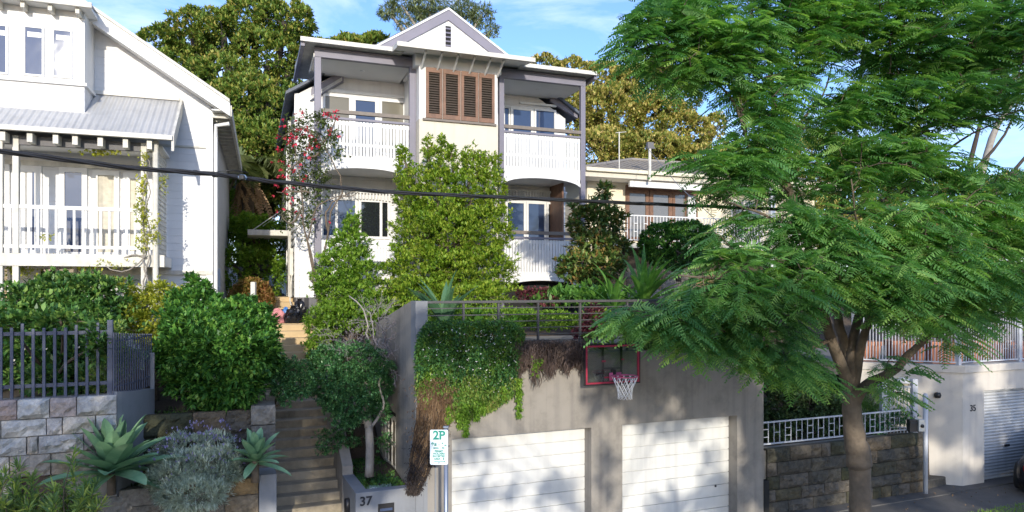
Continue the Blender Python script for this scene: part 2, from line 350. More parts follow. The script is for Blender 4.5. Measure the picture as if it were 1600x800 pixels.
def arch(u0, u1, zt0, zt1, zb0, zb1, rise, n=16):          # panel outline with an arched underside
    top = [(u1, zt1), (u0, zt0)]
    bot = []
    for i in range(n+1):
        t = i/n; s = abs(2*t-1)
        a = rise*math.sqrt(max(0, 1-(s*.98)**2.2))
        bot.append((u0+(u1-u0)*t, zb0+(zb1-zb0)*t+a))
    return top+bot
def slat_panel(parent, u0, u1, zt, zb, rise, v, mat, name='balustrade_panel', pitch=.075, flat=False, gap=.012):
    """white vertical boards with narrow gaps, arched below"""
    m = MB(); n = max(1, int(round((u1-u0)/pitch))); p = (u1-u0)/n
    for i in range(n):
        a = u0+i*p; t = (i+.5)/n; s = abs(2*t-1); zz = zb+(0 if flat else rise*math.sqrt(max(0, 1-(s*.99)**2.2)))
        m.box(a+.004, a+p-gap, v, v+.02, zz, zt)
    for z_ in ((zt-.10, zt-.02), ((zt+zb)/2+.1, (zt+zb)/2+.17), (zb+rise+.02, zb+rise+.09)): m.box(u0, u1, v+.0215, v+.05, *z_)
    if not flat:                                           # plain lower band that follows the arch
        k = 16; pts = []
        for i in range(k+1):
            t = i/k; s = abs(2*t-1); pts.append((u0+(u1-u0)*t, zb+rise*math.sqrt(max(0, 1-(s*.99)**2.2))))
        for i in range(k):
            (a, za), (b, zb_) = pts[i], pts[i+1]
            m.hexa([(a,v-.014,za-.01),(b,v-.014,zb_-.01),(b,v-.002,zb_-.01),(a,v-.002,za-.01),(a,v-.014,za+.10),(b,v-.014,zb_+.10),(b,v-.002,zb_+.10),(a,v-.002,za+.10)])
    return m.build(name, mat, parent)
def window(parent, u0, u1, z0, z1, v, cols=(1,), fr=.06, mat=None, glass=None, name='window', rows=1, proud=.05, sill=False, label=None):
    """frame with mullions standing proud of the wall plane v, panes inside as one sub-part"""
    mat = mat or WP; glass = glass or GLASS
    m = MB(); vf = v-proud
    m.box(u0, u1, vf, v+.03, z0, z0+fr).box(u0, u1, vf, v+.03, z1-fr, z1).box(u0, u0+fr, vf, v+.03, z0+fr, z1-fr).box(u1-fr, u1, vf, v+.03, z0+fr, z1-fr)
    tot = sum(cols); x = u0+fr; wtot = (u1-u0-2*fr)
    for c in cols[:-1]:
        x += wtot*c/tot; m.box(x-fr*.5, x+fr*.5, vf+.004, v+.03, z0+fr, z1-fr)
    for r in range(1, rows): zz = z0+(z1-z0)*r/rows; m.box(u0+fr, u1-fr, vf+.008, v+.03, zz-fr*.35, zz+fr*.35)
    if sill: m.box(u0-.04, u1+.04, vf-.05, v, z0-.04, z0-.003)
    o = m.build(name, mat, parent, label)
    MB().box(u0+fr*.6, u1-fr*.6, v-.02, v+.02, z0+fr*.6, z1-fr*.6).build('pane', glass, o)
    return o

# ---------------------------------------------------------------- tall white house
mh = root('weatherboard_house', 'tall white weatherboard house with a gable, slatted balconies and brown shutters behind the garage', 'house', M, (0, 0, 3.5))
uE = M.U(915); uL0, uL1 = M.U(502), M.U(640); uR0, uR1 = M.U(788), M.U(908)
zg = 3.0                                                    # foot of the walls
D = 1.6; BACK = 13.0
zB = M.Z(560, 95.5)                                         # underside of the front beams
zS = zB+.02
# body walls
ub0, ub1 = -.30, uE+.1
MB().box(ub0, ub1, D, BACK, zg+1.4, 9.85).prism([(ub0,9.83),(ub1,9.83),(ub1-.1,9.9),((ub0+ub1)/2,12.3),(ub0+.1,9.9)], D+.002, BACK-.002).build('wall', WB, mh)
MB().box(ub0-.04, ub1, D-.02, BACK+.02, zg-1, zg+1.398).box(-.12, .16, -.02, D+.3, zg-1, zg+1.40).build('plinth', DGREY, mh)
sw = MB(); zz = zg+1.45
while zz < 9.5:                                             # overlapping boards of the long side wall
    sw.hexa([(ub0-.055,D+.1,zz),(ub0-.003,D+.1,zz),(ub0-.003,BACK,zz),(ub0-.055,BACK,zz),(ub0-.015,D+.1,zz+.2),(ub0-.003,D+.1,zz+.2),(ub0-.003,BACK,zz+.2),(ub0-.015,BACK,zz+.2)]); zz += .2
sw.build('side_boards', WBS, mh)
MB().box(ub0-.07, ub0+.05, D-.03, D+.1, zg+1.4, 9.85).box(ub0-.07, ub0-.06+.03, D+2.2, D+2.4, zg+1.4, 9.3).box(ub0-.075, ub0-.04, D+4.4, D+4.6, zg+1.4, 9.2).build('corner_board', WP, mh)
MB().tube([(ub0-.13, D+1.3, 9.4), (ub0-.13, D+1.3, zg+1.2)], .045, 8).build('downpipe', WP2, mh)
MB().box(ub0-.16, ub0-.06, D+.75, D+1.05, 5.0, 5.75).box(ub0-.14, ub0-.06, D+.8, D+.95, 4.4, 4.85).build('meter_box', WP2, mh)
MB().tube([(ub0-.1, D+.7, 5.0), (ub0-.16, D+.45, 4.3), (ub0-.1, D+.3, 4.05), (ub0-.1, D+.3, 3.85)], .02, 6).build('conduit', WP2, mh)
# floors and ceilings of the two balconies
zf2 = 8.02; zf1 = 5.12
for (a, b) in ((0.0, uL1+.05), (uR0-.05, uE)):
    MB().box(a, b, .06, D-.003, zB+.004, zB+.10).build('soffit', SOF, mh)
    MB().box(a+.01, b-.01, .06, D-.003, zf2-.30, zf2-.02).build('balcony_floor', SOF, mh)
    MB().box(a+.01, b-.01, .06, D-.003, zf1-.25, zf1-.02).build('balcony_floor', SOF, mh)
# posts
for (a, b) in ((M.U(491.5), uL0), (uL1, M.U(650)), (M.U(780.5), uR0), (uR1, uE)):
    MB().box(a, b, 0, .13, zg, zB).build('post', MAUVE, mh, bevel=.008)
# beams and roofs over balconies
bt = M.Z(495, 78)
for (a, b) in ((M.U(491.5), M.U(650)), (M.U(780.5), uE)):
    MB().box(a, b, -.004, .14, zB+.002, zB+.25).build('beam', MAUVE, mh)
zt = M.Z(488.7, 69.4, -.3)
for (a, b, s) in ((-.28, M.U(630, -.3), -1), (M.U(815, -.3), uE+.18, 1)):
    m = MB(); zl = zB+.26
    m.hexa([(a,-.3,zl),(b,-.3,zl),(b,D+1.4,zl),(a,D+1.4,zl),(a,-.3,zl+.05),(b,-.3,zl+.05),(b,D+1.4,zl+.35),(a,D+1.4,zl+.35)])
    rf = m.build('roof', WP2, mh, 'flat roof over a balcony')
    MB().box(a-.06, b, -.37, -.303, zl-.03, zl+.075).build('gutter', GUT, rf)
    e = a if s < 0 else b
    MB().box(e-.045, e+.045, -.28, D+1.4, zl-.12, zl-.002).build('fascia', MAUVE, rf)
# rear wall windows of balconies (upper)
v = D-.003
window(mh, M.U(505, D), M.U(548, D), zf2+.35, M.Z(526, 149, D), v, (1,), .05, glass=GLASSD)
window(mh, M.U(550, D), M.U(591, D), zf2, M.Z(570, 153, D), v, (1,), .09, glass=GLASSB, label='glazed balcony door')
window(mh, M.U(593, D), M.U(633, D), zf2+.35, M.Z(613, 157, D), v, (1,), .06, glass=GLASSD)
MB().box(M.U(503,D), M.U(636,D), v-.06, v-.003, M.Z(560,148,D)+.0, M.Z(560,148,D)+.07).build('head_trim', WP, mh)
window(mh, M.U(786, D), M.U(796, D), zf2, M.Z(790, 167, D), v, (1,), .04, glass=GLASSB)
window(mh, M.U(797, D), M.U(833, D), zf2, M.Z(815, 168, D), v, (1,), .085, glass=GLASSB, label='glazed balcony door')
window(mh, M.U(834, D), M.U(868, D), zf2+.1, M.Z(850, 171, D), v, (1,), .06, glass=GLASSB)
MB().box(M.U(811,D), M.U(868,D), v-.09, v-.003, M.Z(840,165.5,D), M.Z(840,165.5,D)+.06).build('head_trim', WP, mh)
# barge boards and verges of the inner roof seen through the balconies
def bargeb(p0, p1, w):
    (a, za), (b, zb_) = p0, p1
    return MB().hexa([(a,D-.12,za-w),(b,D-.12,zb_-w),(b,D-.01,zb_-w),(a,D-.01,za-w),(a,D-.12,za),(b,D-.12,zb_),(b,D-.01,zb_),(a,D-.01,za)])
q = M.hit
bargeb(q(486,140,D), q(536,112,D), .30).build('barge_board', MAUVE, mh)
bargeb(q(484,152,D), q(534,122,D), .10).build('verge_trim', WP, mh)
bargeb(q(858,146,D), q(900,172,D), .28).build('barge_board', MAUVE, mh)
# lower storey, left: big arched windows
z0, z1 = M.Z(560, 373, D), M.Z(560, 310, D)
window(mh, M.U(501, D), M.U(558.5, D), z0, z1, v, (1.1, 1.6), .07, glass=GLASSB)
window(mh, M.U(560, D), M.U(609, D), z0, z1-.02, v, (3, 1), .07, glass=GLASS)
MB().box(M.U(500,D), M.U(645,D), v-.03, v-.003, z0-.25, z0-.01).build('sill_board', WP, mh)
z0, z1 = M.Z(830, 394, D), M.Z(830, 315, D)
window(mh, M.U(789, D), M.U(821, D), z0, z1, v, (1,), .07, glass=GLASSB)
window(mh, M.U(821.5, D), M.U(853, D), z0, z1, v, (1,), .07, glass=GLASSB)
window(mh, M.U(853.5, D), M.U(879, D), z0, z1, v, (1, 3), .06, glass=GLASS)
for (xa, xb, py) in ((510, 641, 297), (792, 886, 297)):     # slatted valance with a shallow arch over the windows
    m = MB(); a, b = M.U(xa, D-.1), M.U(xb, D-.1); zt_ = M.Z(xa, py, D-.1); n = int((b-a)/.085)
    for i in range(n):
        t = abs(2*(i+.5)/n-1); m.box(a+i*(b-a)/n, a+i*(b-a)/n+.045, D-.14, D-.11, zt_-.20-.12*t*t, zt_)
    m.box(a, b, D-.11, D-.08, zt_-.03, zt_+.04); m.build('slatted_valance', WP, mh)
# side wall of right lower balcony
MB().box(uE-.42, uE-.36, D-.9, D-.01, zf1, zf2-.3).build('brown_screen', WOODR, mh)
# balustrade panels with arched undersides
slat_panel(mh, uL0, uL1, M.Z(570, 190.5), M.Z(502, 275), .27, .05, WP, pitch=.085, gap=.018)
slat_panel(mh, uR0, uR1, M.Z(850, 212), M.Z(789, 288), .24, .05, WP, pitch=.085)
slat_panel(mh, uR0, uR1, M.Z(850, 375), M.Z(799, 453), .27, .05, WP, pitch=.085)
slat_panel(mh, uL0, uL1, M.Z(570, 376), M.Z(570, 408), 0, .05, WP, flat=True)
for (a, b, x, y) in ((uL0, uL1, 570, 189), (uR0, uR1, 850, 211), (uR0, uR1, 850, 373.5)):
    MB().box(a, b, .02, .09, M.Z(x, y)-.005, M.Z(x, y)+.05).build('panel_cap', MAUVE, mh)
for (a, b, x, y) in ((uL0, uL1, 570, 177.5), (uR0, uR1, 850, 202), (uR0, uR1, 850, 364)):
    MB().box(a, b, .0, .10, M.Z(x, y)-.045, M.Z(x, y)+.045).build('handrail', RAILW, mh)
# ground storey masonry and dark undercroft
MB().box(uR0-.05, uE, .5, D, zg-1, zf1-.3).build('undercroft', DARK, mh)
MB().box(.16, M.U(655), .55, D, zg-1, zf1-.26).build('base_wall', surf('white_base_render', (.66,.66,.66), .8, (.55,.55,.55), 2.0, bump=.1, grime=.15), mh)
# centre bay
B = -.35; ua, ub = M.U(655, B), M.U(778, B)
MB().box(ua, ub, B, D-.01, zg-1, M.Z(665, 186, B)).build('bay_base', CREAM, mh)
MB().box(ua+.004, ub-.004, B+.02, D-.01, M.Z(665, 186, B)+.001, zB+.05).build('bay_wall', WP, mh)
za, zb_ = M.Z(666, 184, B), M.Z(666, 105, B)
xs = [M.U(x, B) for x in (665, 691.5, 720, 747.5, 773)]
MB().box(xs[0]-.08, xs[-1]+.03, B-.06, B+.03, za-.07, za-.015).build('shutter_sill', RAILW, mh)
for i in range(4):
    a, b = xs[i]+.008, xs[i+1]-.008; m = MB(); fw = .075
    m.box(a, b, B-.03, B+.015, za, za+.12).box(a, b, B-.03, B+.015, zb_-.12, zb_).box(a, a+fw, B-.03, B+.015, za+.12, zb_-.12).box(b-fw, b, B-.03, B+.015, za+.12, zb_-.12)
    s_ = m.build('shutter', WOODR, mh, bevel=.005)
    k = MB(); z_ = za+.14
    while z_ < zb_-.15:
        k.hexa([(a+fw,B-.03,z_),(b-fw,B-.03,z_),(b-fw,B-.022,z_),(a+fw,B-.022,z_),(a+fw,B+.012,z_+.045),(b-fw,B+.012,z_+.045),(b-fw,B+.018,z_+.045),(a+fw,B+.018,z_+.045)]); z_ += .062
    k.box(a+fw*.9, b-fw*.9, B+.0195, B+.0225, za+.1, zb_-.1)
    k.build('louvre', LOUV, s_)
# skillion roof over the bay with its white struts
VB = -1.0; r0, r1 = M.U(623, VB), M.U(833, VB); zr = M.Z(623, 66, VB)
m = MB().hexa([(r0,VB,zr-.09),(r1,VB,zr-.09),(r1+.0,D-.3,zB+.50),(r0,D-.3,zB+.50),(r0,VB,zr-.03),(r1,VB,zr-.03),(r1,D-.3,zB+.60),(r0,D-.3,zB+.60)])
br = m.build('bay_roof', SOF, mh)
MB().box(r0-.05, r1+.03, VB-.09, VB-.003, zr-.11, zr+.0).build('gutter', GUT, br)
MB().hexa([(r0-.04,VB,zr-.12),(r0-.003,VB,zr-.12),(r0-.003,D-.3,zB+.44),(r0-.04,D-.3,zB+.44),(r0-.04,VB,zr-.01),(r0-.003,VB,zr-.01),(r0-.003,D-.3,zB+.62),(r0-.04,D-.3,zB+.62)]).build('fascia', WP2, br)
MB().box(ua-.1, ub+.1, B+.01, D-.4, zB-.05, zB+.30).build('bay_head', WP, mh)
for x in (658, 683, 708, 733, 757, 777):
    u = M.U(x, B); MB().bar((u, B-.01, M.Z(657, 106, B)), (u, VB+.14, zr-.09), .04, .06).build('bracket', WP, mh)
# gable
VG = D-.35; za_ = M.hit(701, 12, VG); zl_ = M.hit(566, 82, VG); zr_ = M.hit(797, 88, VG)
def shrink(p, c, k): return (p[0]+(c[0]-p[0])*k, p[1]+(c[1]-p[1])*k)
slopeL = (za_[1]-zl_[1])/(za_[0]-zl_[0]); slopeR = (za_[1]-zr_[1])/(zr_[0]-za_[0])
zl_ = (zl_[0], zl_[1]); low = zB+.2
MB().prism([(zl_[0]+.3, low), (zr_[0]-.3, low), (zr_[0]-.1, zr_[1]-.15), (za_[0], za_[1]-.10), (zl_[0]+.1, zl_[1]-.15)], VG+.06, VG+.3).build('gable_wall', WB, mh)
def verge(p0, p1, t0, t1, v0, v1): return MB().hexa([(p0[0],v0,p0[1]-t1),(p1[0],v0,p1[1]-t1),(p1[0],v1,p1[1]-t1),(p0[0],v1,p0[1]-t1),(p0[0],v0,p0[1]-t0),(p1[0],v0,p1[1]-t0),(p1[0],v1,p1[1]-t0),(p0[0],v1,p0[1]-t0)])
verge(zl_, za_, .06, .34, VG, VG+.058).build('barge_board', MAUVE, mh)
verge(za_, zr_, .06, .34, VG, VG+.058).build('barge_board', MAUVE, mh)
verge(zl_, za_, .0, .058, VG-.03, VG+.1).build('verge_trim', WP, mh)
verge(za_, zr_, .0, .058, VG-.03, VG+.1).build('verge_trim', WP, mh)
e0 = (ub0-.3, za_[1]-slopeL*(za_[0]-ub0+.3)); e1 = (ub1+.45, za_[1]-slopeR*(ub1+.45-za_[0]))
mr_ = MB()
for (p0, p1) in ((e0, za_), (za_, e1)):
    mr_.hexa([(p0[0],VG+.11,p0[1]-.02),(p1[0],VG+.11,p1[1]-.02),(p1[0],BACK+.4,p1[1]-.02),(p0[0],BACK+.4,p0[1]-.02),(p0[0],VG+.11,p0[1]+.06),(p1[0],VG+.11,p1[1]+.06),(p1[0],BACK+.4,p1[1]+.06),(p0[0],BACK+.4,p0[1]+.06)])
mr_.build('roof', ROOFD, mh, 'dark slate blue gable roof')
u0_, u1_ = M.U(696, VG+.06), M.U(704.5, VG+.06); z0_, z1_ = M.Z(700, 73, VG+.06), M.Z(700, 41, VG+.06)
m = MB().box(u0_, u1_, VG+.05, VG+.058, z0_, z1_); z_ = z0_
vent = m.build('gable_vent', DARK, mh)
m = MB()
while z_ < z1_-.03: m.hexa([(u0_,VG+.02,z_),(u1_,VG+.02,z_),(u1_,VG+.03,z_),(u0_,VG+.03,z_),(u0_,VG+.045,z_+.05),(u1_,VG+.045,z_+.05),(u1_,VG+.049,z_+.04),(u0_,VG+.049,z_+.04)]); z_ += .12
m.build('vent_slat', MAUVE, vent)
for (x, y) in ((566, 113), (841, 137)):                      # ceiling downlights
    u, z = M.hit(x, y, .8); MB().lathe((u, .8, zB), [(.0,-.004),(.05,-.006),(.06,.006)], 12).build('downlight', WP, mh)
# side door awning
aw = root('door_awning', 'small flat white awning on two stays over the side door of the tall house', 'awning', M, (ub0-.5, 5.5, 6.3))
MB().box(ub0-1.25, ub0-.07, 4.6, 6.4, 6.25, 6.42).build('canopy', WP2, aw, bevel=.01)
for vv in (4.8, 6.1): MB().tube([(ub0-1.1, vv, 6.42), (ub0-.07, vv, 7.2)], .014, 6).build('stay', WP2, aw)

# ---------------------------------------------------------------- garage
gh = root('double_garage', 'taupe rendered double garage with two white panel doors and a roof terrace', 'garage', G, (0, 0, 0))
gL, gR = G.U(649), G.U(1193); zW = 3.48
d1a, d1b = G.U(706), G.U(924); d2a, d2b = G.U(972.5), G.U(1152)
zD1 = G.Z(706, 687); zD2 = G.Z(972.5, 663.5); zDt = (zD1+zD2)/2
m = MB()
m.box(gL, gR, 0, .3, zDt, zW).box(G.U(668), d1a, 0, .3, -.05, zDt).box(d1b, d2a, 0, .3, -.05, zDt).box(d2b, gR, 0, .3, -.05, zDt)
m.box(gR-.3, gR, .3, 5.2, -.05, zW).box(gL+.3, gR-.3, 5.0, 5.2, -.05, zW-.2)
m.box(gL+.3, gR-.3, .3, 5.0, zW-.25, zW-.05)
m.build('wall', RENDER, gh)
MB().box(gL, G.U(668)-.002, -.012, .298, -.05, G.Z(655, 470.5)).build('pillar', RENDERB, gh)
# side wall with an opening for the timber lattice
vo0, vo1 = 1.45, 2.75; zt0 = 4.40
m = MB()
m.hexa([(gL,.3,2.35),(gL+.2,.3,2.35),(gL+.2,5.2,2.35),(gL,5.2,2.35),(gL,.3,4.43),(gL+.2,.3,4.43),(gL+.2,5.2,3.6),(gL,5.2,3.6)])
m.box(gL, gL+.2, .3, vo0, -.05, 2.348).box(gL, gL+.2, vo1, 5.2, -.05, 2.348).box(gL, gL+.2, vo0, vo1, -.05, 1.15)
m.build('side_wall', RENDER, gh)
lt = MB()
lt.box(gL+.06, gL+.10, vo0, vo1, 1.2, 1.26).box(gL+.06, gL+.10, vo0, vo1, 2.14, 2.20).box(gL+.06, gL+.10, vo0, vo1, 1.66, 1.71)
for vv in (vo0+.02, vo0+.33, vo0+.66, vo0+.98, vo1-.06): lt.box(gL+.065, gL+.095, vv, vv+.04, 1.26, 2.14)
lt.build('lattice_window', WP2, gh); MB().box(gL+.12, gL+.16, vo0, vo1, 1.15, 2.1).build('timber_backing', surf('aged_boards', (.19,.15,.10), .8, (.11,.09,.06), 5.0, streak=.3), gh)
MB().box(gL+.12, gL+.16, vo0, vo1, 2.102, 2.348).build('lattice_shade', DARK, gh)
for (a, b) in ((d1a, d1b), (d2a, d2b)):
    m = MB(); pz = .02; ph = (zDt-.05)/9
    for i in range(9): m.box(a-.02, b+.02, .262, .30, pz+i*ph+.007, pz+(i+1)*ph-.009)
    m.box(a-.02, b+.02, .292, .31, 0, zDt-.03)
    dr = m.build('garage_door', DOORW, gh, bevel=.004)
    MB().box(a, b, .20, .26, zDt-.045, zDt-.002).build('track_cover', DGREY, dr)
MB().lathe((d2b-.33, .25, G.Z(1126, 765)), [(0,-.02),(.02,-.02),(.02,.02),(0,.02)], 10).build('lock', NUMB, gh)
MB().box(d1a-.30, d1a-.27, -.012, -.002, 0, 2.2).build('joint_strip', RENDERB, gh)
MB().box(.2, gR-.3, .302, .50, zW-.05, zW+.12).build('planter_upstand', surf('pale_concrete', (.46,.44,.40), .85, (.38,.36,.33), 3.0, bump=.2, grime=.25), gh)
# balustrade
bl = root('terrace_balustrade', 'charcoal metal balustrade of thin horizontal bars on top of the garage wall', 'balustrade', G, (0, .12, zW))
zTop = 4.435; uA = G.U(668)
MB().box(uA, gR, .08, .15, zTop-.045, zTop).build('top_rail', RAILM, bl, bevel=.005)
for i in range(1, 8): MB().box(uA, gR, .11, .128, zTop-.02-.118*i, zTop-.002-.118*i).build('bar', RAILM, bl)
for x in (727.5, 782.5, 845, 911, 985, 1066, 1120): MB().box(G.U(x)-.018, G.U(x)+.018, .10, .14, zW, zTop-.046).build('post', RAILM, bl)
MB().box(gR-.05, gR, .09, .14, zW, zTop-.046).build('post', RAILM, bl)

# letterbox wall beside the stairs
pw = root('letterbox_planter', 'low blue grey rendered planter wall numbered 37 at the foot of the stairs', 'planter', G, (G.U(600), 0, 0))
pu = G.U(555); zP = 1.40
m = MB().box(pu, G.U(649)-.004, -.03, .16, -.05, zP).box(G.U(649)-.004, G.U(661), -.035, -.014, -.05, zP+.02)
m.hexa([(pu,.16,-.05),(pu+.2,.16,-.05),(pu+.17,4.0,-.05),(pu-.03,4.0,-.05),(pu,.16,zP),(pu+.2,.16,zP),(pu+.17,1.15,zP),(pu-.03,1.15,zP)])
m.build('wall', RENDERB, pw, bevel=.008)
MB().hexa([(pu-.03,1.15,0),(pu+.15,1.15,0),(pu+.15,4.6,.5),(pu-.03,4.6,.5),(pu-.03,1.15,1.55),(pu+.15,1.15,1.55),(pu+.15,4.6,3.5),(pu-.03,4.6,3.5)]).build('sloping_wall', RENDER, pw)
uu, zz = G.hit(571, 782.5); text(pw, '37', uu, -.034, zz, .20, NUMB, 'house_number', .008, bold=.004)
a, b = G.U(590), G.U(615); zz = G.Z(602, 785.5)
lb = MB().box(a, b, -.045, -.031, zz-.30, zz).build('letter_slot_plate', BLK, pw)
MB().box(a+.03, b-.03, -.052, -.046, zz-.115, zz-.075).build('letter_flap', plain('blue_grey_metal', (.10,.14,.25), .3, .6), lb)
sc = MB(True).lathe((pu-.03, .55, zP-.36), [(0,-.12),(.055,-.12),(.06,0),(.055,.12),(0,.12)], 14).build('wall_light', BLK, pw)
MB().box(.21+pu, G.U(649)-.01, .165, 2.9, .9, 1.285).build('soil', SOIL, pw)

# ---------------------------------------------------------------- stairs
st = root('garden_stairs', 'long worn sandstone flight of steps climbing from the street between the gardens', 'stairs', G, (-1.7, 1.2, 0))
tmp = []
for n in range(-6, 21):
    vv = 1.237+.243*n; zz = .89+.145*(n+1)-.145
    j = [random.uniform(-.007, .007) for _ in range(4)]
    u0 = -2.34-.012*n*0; u1 = -1.19
    if n <= 2: u1 = -1.02 if n > -2 else -1.05
    mm = MB().hexa([(u0,vv+j[0],zz-.16),(u1,vv+j[1],zz-.16),(u1,vv+1.0,zz-.16),(u0,vv+1.0,zz-.16),(u0,vv+j[0],zz+j[2]),(u1,vv+j[1],zz+j[3]),(u1,vv+1.0,zz+.002),(u0,vv+1.0,zz+.002)])
    mm.build('step', STEP if n < 14 else STEPL, st, bevel=.014)  # upper steps get the sunlit stone colour
MB().box(-2.6, -1.0, 6.3, 8.2, 3.4, 3.80).build('landing', STEPL, st)
for k in range(5): MB().box(-2.35, -1.15, 8.2+.27*k, 9.6, 3.7+.14*k, 3.84+.14*k).build('step', STEPL, st, bevel=.012)
MB().box(-2.9, -.9, 9.55, 14, 4.0, 4.38).build('path_slab', STEPL, st)

# ---------------------------------------------------------------- stone walls
def blocks(m, u0, u1, v, rows, wmin, wmax, rough=.03, seed=1, fixed=None, deep=.12, axis='u'):
    """rock-faced blocks; rows = list of (z0, z1)"""
    r = random.Random(seed)
    for ri, (z0, z1) in enumerate(rows):
        if fixed and ri < len(fixed): cuts = fixed[ri]
        else:
            cuts = [u0]; x = u0+r.uniform(.2, wmax)
            while x < u1-wmin*.6: cuts.append(x); x += r.uniform(wmin, wmax)
            cuts.append(u1)
        for a, b in zip(cuts[:-1], cuts[1:]):
            nx = max(3, int((b-a)/.07)); nz = max(3, int((z1-z0)/.06)); g = .007
            A, Bb, C_, E = a+g, b-g, z0+g, z1-g
            off = r.uniform(0, rough*.5); ph = r.uniform(0, 9)
            vs = []
            for j in range(nz+1):
                for i in range(nx+1):
                    edge = (i in (0, nx)) or (j in (0, nz))
                    x = A+(Bb-A)*i/nx; z = C_+(E-C_)*j/nz
                    d = 0 if edge else rough*.6+off+r.uniform(-rough, rough)*.55+rough*.5*math.sin(x*9+ph)*math.sin(z*13+ph)
                    if not edge: x += r.uniform(-.012, .012); z += r.uniform(-.01, .01)
                    else: x += r.uniform(-.004, .004); z += r.uniform(-.004, .004)
                    vs.append((x, v-d, z) if axis == 'u' else (v-d, -x if False else x, z))
            n = nx+1; fs = [(j*n+i, j*n+i+1, (j+1)*n+i+1, (j+1)*n+i) for j in range(nz) for i in range(nx)]
            bk = len(vs); P = [(A, C_), (Bb, C_), (Bb, E), (A, E)]
            for (x, z) in P: vs.append((x, v+deep, z) if axis == 'u' else (v+deep, x, z))
            fs += [(nx, 0, bk, bk+1), ] + [((nz)*n, nz*n+nx, bk+2, bk+3), (0, nz*n, bk+3, bk), (nz*n+nx, nx, bk+1, bk+2)]
            m.add(vs, fs)
    return m
def cutsx(pxs, v=0): return [G.U(x, v) for x in pxs]
zr_rows = [G.Z(90, y) for y in (621, 652, 679, 707, 741)]
rows = [(zr_rows[i+1], zr_rows[i]) for i in range(4)]
uLend = G.U(-90); uS = G.U(183)
fx = [[uLend]+cutsx([-60,-24,27,78,120,183]), [uLend]+cutsx([-45,2,73,98,150,183]), [uLend]+cutsx([-52,-5,42,60,131,183]), [uLend]+cutsx([-60,-20,15,80,183])]
sw1 = root('sandstone_wall', 'tall pale grey sandstone block wall at the left under the slatted fence', 'wall', G, (G.U(90), 0, 0))
blocks(MB(), uLend, uS, -.02, rows, .4, 1.0, .06, 3, fx).build('stone_blocks', STONEG, sw1)
MB().box(uLend, uS-.01, .02, .35, zr_rows[4], zr_rows[0]-.02).box(uLend, G.U(30), .02, .35, -.05, zr_rows[4]-.001).box(G.U(105), uS-.01, .02, .35, -.05, zr_rows[4]-.001).build('mortar', MORT, sw1)
zq = zr_rows[4]; blocks(MB(), G.U(106), uS+.2, -.03, [(0, .3), (.3, .62), (.62, .98), (.98, 1.33), (1.33, 1.72)], .3, .7, .03, 9).build('pier_blocks', STONEB, sw1)
MB().box(G.U(28), G.U(107), .12, .2, 0, zq).build('brown_garage_door', surf('dark_brown_timber', (.055,.026,.018), .6, (.04,.018,.012), 4.0, board=.2), sw1)
# curved rendered wall
cw = MB(); pts = []; uE_ = G.U(241, 1.2)
for i in range(9):
    t = i/8; pts.append((uS+(uE_-uS)*t, 1.2*t**1.25))
for i in range(8):
    (a, va), (b, vb) = pts[i], pts[i+1]; za_, zb_ = 3.19-.14*i/8, 3.19-.14*(i+1)/8
    cw.hexa([(a,va,-.05),(b,vb,-.05),(b-.12,vb+.12,-.05),(a-.12,va+.16,-.05),(a,va,za_),(b,vb,zb_),(b-.12,vb+.12,zb_),(a-.12,va+.16,za_)])
cwo = cw.thing('curved_wall', RENDERB, 'smooth blue grey rendered wall curving back from the pale sandstone wall', 'wall', G, (uS, .5, 0))
# low planter wall with grey end pillar
lp = root('planter_wall', 'low brown sandstone planter wall with a grey end pillar beside the stairs', 'wall', G, (G.U(320), 0, 0))
blocks(MB(), uS+.02, G.U(404), -.02, [(.0,.3),(.3,.62),(.62,.95),(.95,1.25),(1.25,1.55),(1.55,1.80)], .28, .75, .03, 14).build('stone_blocks', STONEB, lp)
MB().box(uS+.03, G.U(404), .02, .25, -.05, 1.77).build('mortar', MORT, lp)
MB().box(G.U(404.5), G.U(432), -.04, .25, -.05, 1.83).build('end_pillar', RENDERB, lp, bevel=.008)
MB().hexa([(-2.62,.25,-.05),(-2.37,.25,-.05),(-2.37,.62,-.05),(-2.62,.62,-.05),(-2.62,.25,1.78),(-2.37,.25,1.78),(-2.37,.62,1.78),(-2.62,.62,1.78)]).build('return_wall', RENDERB, lp)
# second retaining wall
rw = root('retaining_wall', 'dark weathered sandstone retaining wall behind the lavender and agaves', 'wall', G, (G.U(300, .8), .8, 1.6))
v2 = .8; uq = G.U(218, v2); ur = -2.36
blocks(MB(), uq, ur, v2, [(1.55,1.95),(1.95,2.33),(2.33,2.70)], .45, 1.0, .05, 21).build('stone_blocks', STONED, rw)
MB().box(uq, ur-.02, v2+.04, v2+.3, 1.4, 2.62).build('mortar', MORT, rw)
blocks(MB(), ur-.36, ur+.02, v2-.16, [(1.2,1.5),(1.5,1.82),(1.82,2.12),(2.12,2.46),(2.46,2.78)], .35, .5, .03, 23, deep=.5).build('end_pier', STONEB, rw)
# upper garden wall
uw = root('garden_wall', 'shaded brown block wall behind the citrus bush at the head of the curved wall', 'wall', G, (G.U(250, 3.0), 3.0, 2.4))
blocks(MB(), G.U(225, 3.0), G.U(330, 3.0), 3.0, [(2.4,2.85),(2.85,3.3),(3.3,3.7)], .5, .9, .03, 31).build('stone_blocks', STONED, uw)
MB().box(G.U(225, 3.0), G.U(330, 3.0)-.02, 3.04, 3.3, 2.3, 3.6).build('mortar', MORT, uw)
